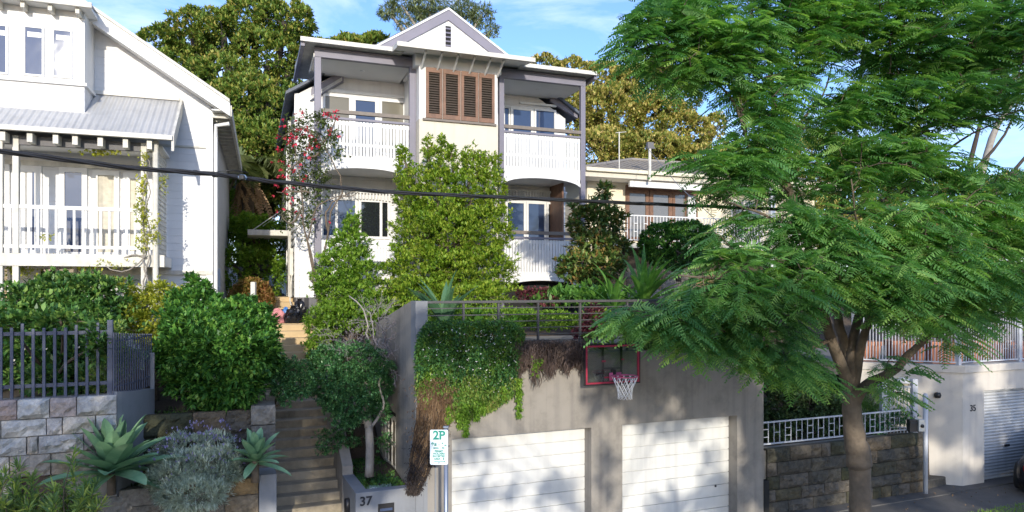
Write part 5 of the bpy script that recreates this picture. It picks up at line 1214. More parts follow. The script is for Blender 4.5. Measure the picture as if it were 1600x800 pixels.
for pts in ([(498,500),(492,430),(480,370),(470,300),(460,230),(450,200)],[(500,500),(503,440),(520,330),(535,300),(525,262),(505,225),(490,200)],[(512,362),(510,330),(528,310),(560,300)],[(498,480),(486,420),(484,360),(500,318),(540,303),(556,299)],[(490,210),(470,200),(440,215)],[(500,240),(470,250),(435,275)],[(485,300),(455,300),(432,300)],[(505,225),(520,195),(525,180)],[(470,330),(455,350),(440,335)]):
    limb(m, [at(x, y, 16.85-.001*i) for i, (x, y) in enumerate(pts)], .028, .008, 6, .02)
nd = pnodes([[at(x, y, 16.9) for (x, y) in ((498,500),(492,430),(480,370),(470,300),(460,230),(450,200))], [at(x, y, 16.9) for (x, y) in ((500,500),(520,330),(535,300),(505,225),(490,200))]])
twigs(m, nd, P[rng.choice(len(P), 70, replace=False)], .006)
m.build('branches', BARK, bg_)
# ---- magnolia
ML = lobes_px([(942,300,14,14,17.6),(938,335,26,26,17.5),(905,345,16,22,17.4),(955,345,24,26,17.6),(925,380,34,24,17.4),(960,385,22,20,17.6),(905,410,34,16,17.2),(945,415,34,20,17.3),(890,425,20,12,17.2),(925,445,26,14,17.1),(900,325,10,8,17.3)])
tree('magnolia_tree', 'slim magnolia with bronze backed leaves by the right corner post of the tall house', 'tree', ML, 850, 6, .17, .075, L_MAG, fan(at(930,475,17.2), ML, .05, .015), BARK, tw=90, tr0=.010, inner=.3, up=.5, spread=1.1)
# ---- round clipped bush
RB = lobes_px([(1038,378,38,30,19),(1075,376,44,30,19),(1055,392,50,26,18.7),(1100,390,24,22,19)])
tree('round_bush', 'dense rounded dark green bush in front of the cream house balcony', 'shrub', RB, 5200, 5, .075, .04, L_CIT, fan(at(1060,440,19), RB, .08, .02), BARK, tw=20, inner=.85)
# ---- strap leaved clumps on the terrace
def clump(name, label, px, py, Y, n, L_, Wd, mat, cat='plant', elev=(25, 85), droop=.6, prof='strap', group=None, seg=7, fold=.2):
    b = at(px, py, Y); return MB(True).quads(blades(None, b, n, L_, Wd, elev, droop, seg, fold, profile=prof)).thing(name, mat, label, cat, W, b, group)
clump('strap_leaf_plant', 'largest fountain of broad strap leaves behind the balustrade under the round bush', 1005, 476, 14.9, 36, 1.35, .15, L_STRAP, elev=(25,85), droop=.55)
clump('strap_leaf_plant', 'strap leaved clump leaning left of the larger fountain clump', 960, 482, 14.8, 24, 1.1, .13, L_STRAP, elev=(15,80), droop=.6)
clump('flax_plant', 'upright broad leaved flax behind the left end of the balustrade', 694, 508, 12.9, 22, 1.0, .16, L_FLAX, elev=(45,88), droop=.35)
clump('strap_leaf_plant', 'low strap leaved clump behind the balustrade just left of the first tall post', 745, 520, 13.2, 26, .65, .07, L_STRAP, elev=(25,85), droop=.7)
clump('strap_leaf_plant', 'low strap leaved clump behind the middle of the balustrade', 800, 525, 13.6, 26, .60, .06, L_STRAP, elev=(25,85), droop=.7)
for i, (x, y, Y, lab) in enumerate(((870,470,16.2,'left one of the three broad leaved tufts under the magnolia'), (905,466,15.9,'middle one of the three broad leaved tufts under the magnolia'), (945,470,15.6,'right one of the three broad leaved tufts under the magnolia'))):
    b = at(x, y, Y); P = np.tile(b, (90, 1))+rng.normal(size=(90,3))*np.array([.28,.2,.10]); MB().quads(rosettes(P, np.tile([0,0,1.],(90,1)), 3, .22, .09, .9, .5)).thing('leafy_tuft', L_STRAP, 'bright '+lab, 'plant', W, b, 'leafy tufts under the magnolia')
RD = lobes_px([(838,458,22,10,16.2),(815,462,14,10,16.2),(855,470,18,8,15.9)])
tree('burgundy_shrub', 'low burgundy leaved shrub before the dark arch of the undercroft', 'shrub', RD, 330, 5, .06, .03, L_RED, fan(at(838,480,16.2), RD, .02, .006), BARK, tw=40, inner=.3, tr0=.006)
TB = lobes_px([(700,492,60,14,13.6,.5),(780,492,70,12,14,.5),(850,500,60,14,14,.5),(940,500,70,14,14.2,.5),(1020,505,60,14,14.2,.5)])
P, D = crown_pts(TB, 2600, .3); 
MB().quads(rosettes(P, D, 4, .075, .035, 1.1, .5)).thing('terrace_ground_cover', L_LILLY2, None, None, W, at(850,510,14), kind='stuff')
DK = lobes_px([(925,500,18,26,13.3,.3),(915,520,22,14,13.2,.3)])
tree('dark_leaved_shrub', 'dark purple green shrub growing through the balustrade above the basketball hoop', 'shrub', DK, 420, 5, .06, .035, L_RED, fan(at(920,540,13.3), DK, .02, .006), BARK, tw=60, inner=.2, tr0=.006)
DK2 = lobes_px([(1010,510,36,30,13.4,.4),(1025,525,26,20,13.3,.4),(985,500,24,20,13.5,.4)])
tree('balustrade_shrub', 'dark green shrub standing against the balustrade right of the basketball hoop', 'shrub', DK2, 1500, 5, .08, .04, L_HEDGE, fan(at(1010,545,13.5), DK2, .03, .008), BARK, tw=40, tr0=.006)
for i, (x, y) in enumerate(((940,508),)):
    b = at(x, y+14, 12.75); P = np.tile(b, (26, 1))+rng.normal(size=(26,3))*np.array([.16,.05,.12]); MB().quads(rosettes(P, rdir(26)*.5+np.array([0,-.5,.4]), 3, .17, .08, .8, .1)).thing('broad_leaf_plant', L_STRAP, 'few large bright oval leaves poking through the balustrade above the hoop', 'plant', W, b)

# ---- cascades over the garage wall (real depth, hanging clear of the wall)
def gpt(px, py, v): u, z = G.hit(px, py, v); return np.array(G.world(u, v, z))
def cascade(poly_rows, n, vmax=.34):
    """poly_rows: (y, x_left, x_right); points on a bulging mat in front of the garage wall"""
    ys = np.array([r_[0] for r_ in poly_rows]); xl = np.array([r_[1] for r_ in poly_rows]); xr = np.array([r_[2] for r_ in poly_rows])
    wts = (xr-xl); Y_ = rng.uniform(ys[0], ys[-1], n*3); wl = np.interp(Y_, ys, wts)/wts.max(); Y_ = Y_[rng.uniform(size=len(Y_)) < wl][:n]
    X_ = np.interp(Y_, ys, xl)+(np.interp(Y_, ys, xr)-np.interp(Y_, ys, xl))*rng.uniform(size=len(Y_)); out = []
    for x, y in zip(X_, Y_):
        t = (y-ys[0])/(ys[-1]-ys[0]); bul = vmax*(math.sin(math.pi*min(1, .25+t*.8))**.7)*(.6+.4*math.sin(x*.09)*math.sin(y*.11)); out.append(gpt(x, y, -rng.uniform(.0, 1)*bul-.02 if y > 512 else rng.uniform(-.2, .25)))
    return np.array(out)
cg = gvis('trailing_creeper', 'thick green creeper with tiny white flowers spilling over the left half of the garage wall', 'climber', tuple(gpt(730, 520, .1)))
rows1 = [(502,668,800),(520,655,820),(560,648,812),(600,650,806),(620,652,800),(640,668,770),(655,690,735)]
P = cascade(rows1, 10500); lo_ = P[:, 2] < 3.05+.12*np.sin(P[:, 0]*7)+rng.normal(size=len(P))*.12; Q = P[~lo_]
MB().quads(rosettes(Q, np.tile([0,-.7,.1],(len(Q),1)), 3, .06, .026, 1.2, 0)).build('foliage', L_COVER, cg)
Q = P[lo_]; MB().quads(rosettes(Q, np.tile([0,-.7,-.3],(len(Q),1)), 3, .065, .022, 1.1, -.2)).build('sunlit_lower_foliage', lm('sunlit_creeper_leaf', [(.05,.12,.03),(.10,.22,.04),(.19,.32,.06),(.28,.34,.08),(.30,.20,.09)], .25, .4, 2.2), cg)  # lower leaves: sunlit yellow-green put into the colour, with some brown
P = np.concatenate([np.array([gpt(x+rng.normal()*2.8*(1-(y-y0)/(y1-y0)*.4), y, -.05-rng.uniform(0,.14)) for y in rng.uniform(y0, y1, n_)]) for (x, y0, y1, n_) in ((728,630,680,240),(745,625,655,120),(811,590,652,230),(700,630,660,120),(755,625,645,60),(788,600,622,40),(718,640,668,90),(668,560,640,110))])
MB().quads(rosettes(P, np.tile([0,-.4,-.5],(len(P),1)), 3, .06, .022, 1.0, -.3)).build('hanging_tendrils', L_LILLY2, cg)
P = cascade([(505,672,800),(560,655,810),(625,690,790)], 260, .42); P[:, 1] -= .05; MB().quads(rosettes(P, np.tile([0,-1.,.2],(len(P),1)), 4, .022, .018, .8, 0)).build('blossoms', L_WHITEF, cg)
def strands(n, xf, y0f, y1f, vf, w0=.006, sway=5, seg=7):
    m = MB()
    for i in range(n):
        x = xf(); y0 = y0f(x); y1 = y1f(x); p = []; a = rng.uniform(0, 6.3); vv = vf()
        for s in range(seg+1):
            t = s/seg; p.append(tuple(gpt(x+sway*math.sin(a+t*rng.uniform(3, 6))*.6+rng.normal()*1.2-(0), y0+(y1-y0)*t, vv*(1-.2*t))))
        m.tube(p, [w0]*(seg)+[w0*.4], 3, cap=False)
    return m
dc = gvis('dead_creeper', 'dry brown column of dead creeper stems hanging down to the planter behind the parking sign', 'climber', tuple(gpt(675, 590, 0)))
def colx(x, y): return x
m = MB(); mb_ = MB()
for i in range(700):
    t0 = rng.uniform(0, .35); t1 = min(1, t0+rng.uniform(.25, .75)); a = rng.uniform(0, 6.3); s_ = rng.uniform(-1, 1); p = []
    for k in range(9):
        t = t0+(t1-t0)*k/8; y = 596+179*t; cxx = np.interp(y, [575,640,700,745,775], [680,680,667,652,645]); hw = np.interp(y, [575,640,700,745,775], [28,26,22,14,9])
        p.append(tuple(gpt(cxx+s_*hw+2.5*math.sin(a+t*22)+rng.normal()*.8, y, -.06-.16*(1-abs(s_))*rng.uniform(.6, 1)-.05*math.sin(a*3))))
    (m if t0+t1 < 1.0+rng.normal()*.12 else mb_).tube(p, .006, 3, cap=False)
m.build('stems', L_DRY, dc)
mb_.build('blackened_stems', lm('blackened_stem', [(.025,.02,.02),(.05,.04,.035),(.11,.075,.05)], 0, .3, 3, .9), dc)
P = np.array([gpt(np.interp(y, [575,640,700,745,775], [680,680,667,652,645])+rng.normal()*np.interp(y, [575,640,700,775], [17,14,11,5]), y, -rng.uniform(.03,.24)) for y in rng.uniform(590, 772, 2400)])
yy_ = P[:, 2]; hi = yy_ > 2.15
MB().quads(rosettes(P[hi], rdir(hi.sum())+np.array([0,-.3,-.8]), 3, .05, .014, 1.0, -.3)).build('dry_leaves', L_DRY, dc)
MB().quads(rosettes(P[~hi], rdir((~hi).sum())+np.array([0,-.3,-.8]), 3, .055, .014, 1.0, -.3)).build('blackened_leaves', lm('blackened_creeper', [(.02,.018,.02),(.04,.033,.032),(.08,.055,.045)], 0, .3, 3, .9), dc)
db = gvis('withered_creeper', 'grey brown withered creeper fringe between the green creeper and the basketball backboard', 'climber', tuple(gpt(860, 535, .05)))
P = cascade([(531,805,915),(548,800,915),(560,806,915),(572,815,905)], 4200, .26); MB().quads(rosettes(P, np.tile([0,-.6,-.6],(len(P),1)), 3, .075, .010, .9, -.4)).build('dry_leaves', L_DRYD, db)
m = strands(420, lambda: rng.uniform(806, 914), lambda x: 533+rng.uniform(0, 20), lambda x: 562+rng.uniform(0, 22)+rng.uniform(0, 26)*math.exp(-((x-842)/26)**2)+8*math.sin(x*.25), lambda: -rng.uniform(.03, .25), .006)
m.build('stems', L_DRYD, db)
P = np.array([gpt(x, y, -.22) for x, y in zip(rng.uniform(832,846,60), rng.uniform(560,590,60))]); MB().quads(rosettes(P, rdir(60), 3, .05, .02)).build('green_shoots', L_LILLY2, db)

# ---- planter tree with the pale forked trunk
OL = lobes_px([(520,560,40,24,12.9),(560,570,50,34,12.6),(535,600,50,36,12.4),(580,595,34,36,12.6),(548,630,40,26,12.3),(590,640,20,22,12.5),(540,655,24,12,12.2),(508,580,24,28,12.7)])
tb_ = at(577, 745, 12.2)
tree('ornamental_tree', 'small tree with pale forked trunk and rounded glossy crown in the letterbox planter', 'tree', OL, 6800, 6, .050, .024, L_OLIVE, [[tb_, at(578,700,12.25), at(576,665,12.3), (.085,.068)], [at(576,668,12.3), at(573,640,12.35), at(574,605,12.4), at(560,580,12.4), (.075,.03)], [at(576,668,12.3), at(562,648,12.3), at(550,620,12.35), (.03,.015)], [at(577,672,12.3), at(592,650,12.35), at(600,630,12.4), at(592,600,12.4), at(600,570,12.45), (.03,.012)]], BARKP, tw=200, tr0=.007, inner=.6, rough=.22)
WK = lobes_px([(455,580,26,20,11.9),(440,600,22,24,11.8),(470,600,24,22,11.9),(450,625,14,10,11.7)])
WK2 = WK
tree('weeping_branch_shrub', 'loose light green shrub leaning over the left edge of the shaded stairs', 'shrub', WK, 1500, 5, .05, .022, L_OLIVE, fan(at(415,650,12.2), WK, .03, .01), BARK, tw=80, tr0=.006, inner=.2)
# ---- dead twiggy shrub
dt = gvis('dead_shrub', 'tangle of bare grey twigs above the planter tree against the garage side wall', 'shrub', at(590,560,13.2))
m = MB()
def grow(p, d, l, r_, depth):
    if depth == 0 or r_ < .0012: return
    q_ = p+d*l; mid = (p+q_)/2+rng.normal(size=3)*l*.12; m.tube([tuple(p), tuple(mid), tuple(q_)], [r_, r_*.9, r_*.75], 4, cap=False)
    for _ in range(int(rng.integers(2, 4))): grow(q_, norm(d+rng.normal(size=3)*.55+np.array([0,0,-.08])), l*rng.uniform(.65, .9), r_*.68, depth-1)
for (x, y, dx, dz) in ((585,600,-.2,1),(600,610,.1,1),(610,590,.3,.8),(575,580,-.6,.7),(560,560,-.5,.6),(600,560,.1,1),(620,600,.3,.9),(590,540,-.3,.9)):
    grow(np.array(at(x, y, 13.0)), norm(np.array([dx, rng.normal()*.3, dz])), .34, .013, 6)
m.build('twigs', L_GREYT, dt)
m = MB(True); limb(m, [at(545,462,13.2), at(563,478,13.1), at(575,505,13.0), at(572,520,13)], .012, .018, 6, .01); limb(m, [at(572,520,13), at(580,545,12.9), at(590,570,13)], .016, .02, 6, .01); m.build('pale_branch', BARKP, dt)
P, D = crown_pts(lobes_px([(600,560,36,50,13,.5),(625,560,24,50,12.9,.4),(560,520,40,30,13.2)]), 500, .1); MB().quads(rosettes(P, D, 2, .045, .015, 1.2)).build('withered_leaves', L_GREYT, dt)
# ---- planter bed
P = np.array([gpt(x, y, rng.uniform(.2, 2.0)) for x, y in zip(rng.uniform(560,640,10), rng.uniform(740,760,10))])
uu_ = rng.uniform(pu+.22, -.28, 900); vv_ = rng.uniform(.2, 2.6, 900); P = np.array([tuple(G.world(a_, b_, 1.29)) for a_, b_ in zip(uu_, vv_)])
MB().quads(rosettes(P, np.tile([0,0,1.],(len(P),1)), 3, .055, .03, .9, .2)).thing('planter_ground_cover', L_COVER, None, None, W, tuple(G.world(-.9, 1, 1.29)), kind='stuff')
P = np.array([tuple(G.world(a_, b_, 1.31)) for a_, b_ in zip(rng.uniform(pu+.3, -.5, 260), rng.uniform(.18, .5, 260))])
MB().quads(rosettes(P, np.tile([0,0,1.],(len(P),1)), 4, .045, .022, 1, .2)).thing('silver_ground_cover', lm('silver_leaf', [(.25,.36,.28),(.4,.5,.42)], .1), None, None, W, tuple(G.world(-.9, .3, 1.3)), kind='stuff')
FS = lobes_px([(520,680,30,10,12.6,.3),(545,690,26,10,12.7,.3),(510,700,20,8,12.5,.3),(600,690,14,14,12.9,.3)])
tree('fern_like_shrub', 'low sparse green shrub behind the planter tree trunk beside the steps', 'shrub', FS, 330, 4, .06, .03, L_OLIVE, fan(at(545,715,12.7), FS, .01, .005), BARK, tw=50, tr0=.004, inner=.1)

# ---- left gardens
CT = lobes_px([(330,515,56,28,11.9),(378,500,42,32,12.1),(296,545,46,34,11.7),(360,550,66,44,11.5),(400,535,30,42,11.8),(290,500,34,22,12.2),(322,595,50,32,11.5),(368,600,42,32,11.4),(340,638,26,24,11.5),(424,566,14,16,11.9),(308,468,26,14,12.6),(264,548,20,24,12),(300,448,9,16,12.7),(322,455,8,12,12.6),(340,480,10,16,12.4),(275,470,12,12,12.6)])
GAP[0] = .35
tree('citrus_bush', 'big rounded dark green citrus bush left of the stairs', 'shrub', CT, 9500, 6, .105, .050, L_CIT, fan(at(345,690,11.7), CT, .06, .015), BARK, tw=260, tr0=.008, inner=.55, rough=.34)
HL = lobes_px([(60,470,50,26,12.2),(110,450,60,22,12.6),(150,462,46,30,12.6),(90,490,70,34,12),(20,510,44,40,11.6),(80,540,70,44,11.4),(150,520,44,46,11.8),(30,570,44,36,11.3),(110,590,60,30,11.2),(-40,530,50,60,11.5),(175,480,18,26,12.5),(15,508,40,20,9.9,.2),(95,503,46,14,10,.2),(150,540,18,30,10,.2),(60,590,20,14,9.9,.15)])
tree('boundary_hedge', 'loose dark green hedge growing behind and through the slate blue picket fence', 'hedge', HL, 4300, 5, .115, .054, L_HEDGE, fan(at(90,620,11.6), HL, .06, .015), BARK, tw=240, tr0=.009, inner=.3, rough=.5)
GAP[0] = .9
PF = lobes_px([(165,560,26,40,10.6,.3),(180,530,20,30,10.7,.3),(155,600,22,24,10.4,.25),(200,560,20,26,10.9,.3)])
tree('feathery_vine', 'light green feathery vine hanging over the corner post of the picket fence', 'climber', PF, 900, 4, .06, .020, L_BANK, fan(at(170,615,10.8), PF, .012, .005), BARKP, tw=120, tr0=.005, inner=.1)
YC = lobes_px([(225,475,30,22,13.2),(250,455,22,20,13.4),(215,505,26,26,12.9),(260,490,24,26,13),(205,455,14,16,13.4),(280,470,26,24,13),(150,440,50,8,14.0,.2),(235,525,26,20,12.6),(270,505,20,22,12.8),(195,500,16,30,12.6)])
tree('golden_creeper', 'sunlit yellow green creeper between the picket fence and the citrus bush', 'climber', YC, 2300, 5, .065, .034, L_YEL, fan(at(235,560,13), YC, .02, .006), BARKP, tw=130, tr0=.006, inner=.2)
vb_ = at(232, 480, 14.1); vn = gvis('verandah_vine', 'thin leafy vine twisting up the verandah corner post of the white house', 'climber', vb_)
V1 = lobes_px([(226,250,8,18,14.05,.1),(222,290,10,24,14.05,.1),(224,340,12,26,14.05,.1),(222,378,12,18,14.05,.1),(240,370,12,14,14.0,.1),(215,320,8,16,14.05,.1),(245,345,8,14,14.0,.1),(255,280,4,30,14.3,.2),(160,238,50,3,14.1,.1)])
P, D = crown_pts(V1, 430, .0); MB().quads(rosettes(P, D, 3, .06, .035, 1.2)).build('leaves', L_YEL, vn)
m = MB(True)
for s in (0, 1): limb(m, [at(228+5*math.sin(k*1.3+s*2.5), 480-k*20, 14.07+.04*math.cos(k+s)) for k in range(13)], .018, .008, 5, .01)
limb(m, [at(230,405,14.1), at(205,400,14.0), at(160,410,14), at(110,402,14), at(60,408,14), at(0,400,14)], .02, .010, 5, .02); limb(m, [at(228,400,14.1), at(190,425,13.9), at(140,405,13.9), at(90,420,13.9), at(30,396,13.9)], .014, .008, 5, .02)
m.build('stems', BARKP, vn)
V2 = lobes_px([(60,408,60,9,13.95,.15),(150,412,60,10,13.95,.15),(30,425,40,8,13.9,.2),(70,370,20,5,13.95,.1)])
P, D = crown_pts(V2, 420, .0); MB().quads(rosettes(P, D, 3, .06, .032, 1.2)).build('trailing_leaves', L_YEL, vn)
PV = lobes_px([(275,350,14,4,14.6,.1),(300,340,20,3,14.8,.1)])
# agaves
def agave(px, py, Y, n, L_, Wd, label, seed):
    b = np.array(at(px, py, Y)); e = gvis('agave', label, 'agave', tuple(b), 'agaves in the planter wall bed'); n1 = n
    for i in range(n):
        t = i/(n-1); a = i*2.39996; el = -14+92*t**.9
        Q = blades(None, b+np.array([0,0,.05+.12*t]), 1, L_*(1-.22*t), Wd*(1-.15*t), (el, el+6), (.06+.14*(1-t)), 9, .20, az=[a], profile='agave'); MB(True).quads(Q).build('leaf', L_AGA, e)
    MB(True).tube([tuple(b-np.array([0,0,.22])), tuple(b+np.array([0,0,.10]))], [.06, .05], 10).build('stem', BARK, e)
agave(174, 748, 9.85, 38, .92, .34, 'large blue green agave spilling over the planter wall at the left of the lavender', 1)
agave(399, 730, 10.45, 26, .50, .185, 'small bright green agave on the end pillar beside the stairs', 2)
# lavender mound
LV = lobes_px([(300,740,60,38,10.3),(270,750,36,30,10.1),(340,735,36,36,10.4),(300,770,52,26,9.95),(290,705,40,24,10.7),(335,700,28,22,10.8),(260,715,24,24,10.6)])
lv = gvis('lavender_bush', 'wide silvery lavender mound with pale purple flowers drooping over the planter wall', 'shrub', at(300,775,10.3))
P, D = crown_pts(LV, 5200, .7, rough=.2); MB().quads(rosettes(P, D, 6, .075, .012, .75, .5)).build('foliage', L_LAV, lv)
P, D = crown_pts(lobes_px([(300,728,70,46,10.35),(300,700,46,34,10.7),(330,690,40,26,10.8)]), 330, .95, -.1); MB().quads(rosettes(P+D*.05, D, 4, .035, .014, .5, 1.0)).build('blossoms', L_PURP, lv)
P, D = crown_pts(LV, 260, .5); m = MB(True); twigs(m, pnodes([[at(300,785,10.35), at(300,750,10.4)]]), P, .006); m.build('stems', BARKP, lv)
SB = lobes_px([(285,668,16,12,11.3),(300,680,12,14,11.2),(270,685,10,14,11.2)])
tree('grey_shrub', 'small sunlit grey leaved shrub between the lavender and the dark retaining wall', 'shrub', SB, 380, 6, .04, .02, L_YEL, fan(at(285,710,11.3), SB, .01, .004), BARKP, tw=30, tr0=.004, inner=.2)
P = np.array([tuple(G.world(a_, b_, 1.72)) for a_, b_ in zip(rng.uniform(-4.4, -2.7, 1500), rng.uniform(.12, 1.4, 1500))]); MB().quads(rosettes(P, np.tile([0,0,1.],(len(P),1)), 3, .06, .03, 1, .2)).thing('bed_ground_cover', L_DARKG, None, None, W, tuple(G.world(-3.5, .8, 1.7)), kind='stuff')
P = np.array([tuple(G.world(a_, b_, 2.5)) for a_, b_ in zip(rng.uniform(-4.4, -2.7, 900), rng.uniform(1.7, 2.9, 900))]); MB().quads(rosettes(P, np.tile([0,0,1.],(len(P),1)), 3, .07, .03, 1, .2)).thing('upper_ground_cover', L_HEDGE, None, None, W, tuple(G.world(-3.5, 2.2, 2.5)), kind='stuff')
# needle leaved shrubs at the very front
def needle(px, tops, Y, label, base_px):
    b = at(base_px, 900, Y); e = gvis('needle_leaved_shrub', label, 'shrub', b, 'needle leaved shrubs at the front'); m = MB(True); Q = []
    for (x, y) in tops:
        Yk = Y+rng.uniform(-.3, .3); t = np.array(at(x, y, Yk)); s = np.array(b)+np.array([rng.uniform(-.3,.3), 0, .2]); limb(m, [tuple(s), tuple(s*.4+t*.6+rng.normal(size=3)*.05), tuple(t)], .010, .004, 5)
        for k in range(26):
            tt = 1-.62*(k/26)**1.0*(1 if True else 0); p = s*(1-tt)**1.0+t*tt
            dd = norm(np.array([[0,0,1.]])*.75+rdir(4)*.9); Q.append(leaf_quads(np.tile(p, (4,1)), dd, rng.uniform(.10,.17), .022, fold=.3))
    m.build('stems', BARK, e); MB().quads(np.concatenate(Q)).build('leaves', L_BANK, e)
needle(0, [(8,740),(30,728),(50,745),(-20,750),(20,765),(60,775),(45,790),(-10,790),(75,790),(5,785),(35,770),(85,785)], 7.6, 'yellow tipped needle leaved shrub in the bottom left corner', 20)
needle(0, [(113,712),(100,760),(135,755),(85,765),(145,770),(120,785),(95,790),(160,785),(150,757),(75,780),(130,775)], 7.9, 'yellow tipped needle leaved shrub with one tall shoot before the agave', 115)

# ---- right gardens
RS = lobes_px([(1225,640,34,34,16.4,.5),(1265,630,40,34,16.5,.5),(1215,670,30,26,16,.4),(1260,670,40,26,16.1,.4),(1300,650,22,30,16.5,.4),(1240,600,50,24,17,.5),(1210,690,20,18,15.6,.3)])
tree('shaded_hedge', 'deeply shaded dark leaved hedge behind the low white fence next to the garage', 'hedge', RS, 3600, 5, .085, .05, L_DARKG, fan(at(1245,700,16.3), RS, .05, .012), BARKD, tw=60, inner=.7)
CN = lobes_px([(1330,620,18,28,16.6,.4),(1345,650,30,30,16.4,.4),(1360,625,18,20,16.8,.4),(1325,665,22,20,16.3,.4)])
tree('conifer_shrub', 'soft fine leaved green shrub behind the street tree trunk', 'shrub', CN, 2600, 6, .07, .010, L_HEDGE, fan(at(1345,690,16.5), CN, .04, .01), BARK, tw=30, inner=.4)
GP = lobes_px([(1385,655,22,14,16.0,.3),(1410,650,20,14,16,.3),(1370,670,14,10,16,.3)])
tree('gate_shrub', 'small leafy shrub in front of the white entry gate behind the low fence', 'shrub', GP, 420, 5, .055, .03, L_OLIVE, fan(at(1390,690,16), GP, .01, .005), BARK, tw=60, tr0=.004, inner=.1)
TR = lobes_px([(1560,455,34,22,19),(1600,440,30,30,19),(1520,470,30,24,19.5),(1590,490,20,24,18.3),(1460,480,60,30,20),(1380,470,60,40,20),(1610,500,20,40,18)])
tree('terrace_shrub', 'dark leafy shrub with white blossoms behind the terrace fence above the roller door', 'shrub', TR, 4600, 5, .10, .05, L_HEDGE, fan(at(1530,560,19), TR, .06, .012), BARK, tw=60, inner=.6)
P = np.array([at(x, y, 17.6+rng.normal()*.1) for x, y in ((1590,487),(1598,485),(1594,495),(1589,505),(1545,478),(1583,540),(1580,545),(1597,490),(1592,500))]); P = np.repeat(P, 9, 0)+rng.normal(size=(81,3))*.05
wf = MB().quads(rosettes(P, rdir(81), 4, .05, .045, 1, 0)).build('blossoms', L_WHITEF, [o for o in bpy.data.objects if o.name.startswith('terrace_shrub')][0])
GP2 = np.array([tuple(G.world(a_, b_, .03)) for a_, b_ in zip(rng.uniform(10.5, 15, 2500), rng.uniform(-2.6, -1.4, 2500))])
MB().quads(rosettes(GP2, np.tile([0,0,1.],(len(GP2),1)), 2, .05, .01, .6, .5)).thing('verge_grass', L_LILLY2, None, None, W, tuple(G.world(12, -2, 0)), kind='stuff')
for i in range(26):
    pass
P = np.array([tuple(G.world(a_, b_, .045)) for a_, b_ in zip(rng.uniform(7, 15, 170), rng.uniform(-3, -.1, 170))]); MB().quads(rosettes(P, np.tile([0,0,.2],(len(P),1)), 1, .06, .03, 1.5, 0)).thing('fallen_leaves', L_DRY, None, None, W, tuple(G.world(10, -1, .04)), kind='stuff')

# ---------------------------------------------------------------- feathery street tree
def jac(name, label, trunk_limbs, clusters, nfr, Lf, mat, bark, base, radial=True, tw=True, droop=.46, npair=10):
    e = gvis(name, label, 'tree', base); nodes = pnodes([t[:-1] for t in trunk_limbs[1:]], .12)
    C = np.array(clusters); g = sum(np.sin(C@rdir(1)[0]*f_+rng.uniform(0, 6)) for f_ in (2.2, 3.1, 4.3, 5.6)); C = C[(g > -1.35) | (rng.uniform(size=len(C)) < .25)]; P = np.repeat(C, nfr, 0); n = len(P); az = rng.uniform(0, 2*math.pi, n); near = np.array([nodes[np.argmin(np.linalg.norm(nodes-c, axis=1))] for c in C])
    od = norm(C-near+np.array([0,0,1e-3])); od = np.repeat(od, nfr, 0)
    D = norm(np.stack([np.cos(az), np.sin(az), rng.uniform(-.15, .45, n)], 1)+od*np.array([.75,.75,.2]))
    P = P+rng.normal(size=(n, 3))*np.array([.07,.07,.05])
    MB().quads(*fronds(P, D, Lf, npair, droop, .48, .033)).build('crown', mat, e)
    m = MB(True)
    for t in trunk_limbs: r0, r1 = t[-1]; limb(m, t[:-1], r0, r1, 10, .004)
    if tw: twigs(m, nodes, C, .014, .005)
    m.build('trunk', bark, e); return e
def scatter(regs):
    """(px, py, rx, ry, Y, thickness, count) -> points of an ellipsoidal spray"""
    out = []
    for (px, py, rx, ry, Y, th, n) in regs:
        c = np.array(at(px, py, Y)); d = rdir(n)*(rng.uniform(.15, 1, n)**.45)[:, None]; out.append(c+d*np.array([rx*Y/FPX, th, ry*Y/FPX]))
    return np.concatenate(out)
T = 12.0
bt_ = at(1345, 800, T); tb0 = (bt_[0]+.02, T, -.05)
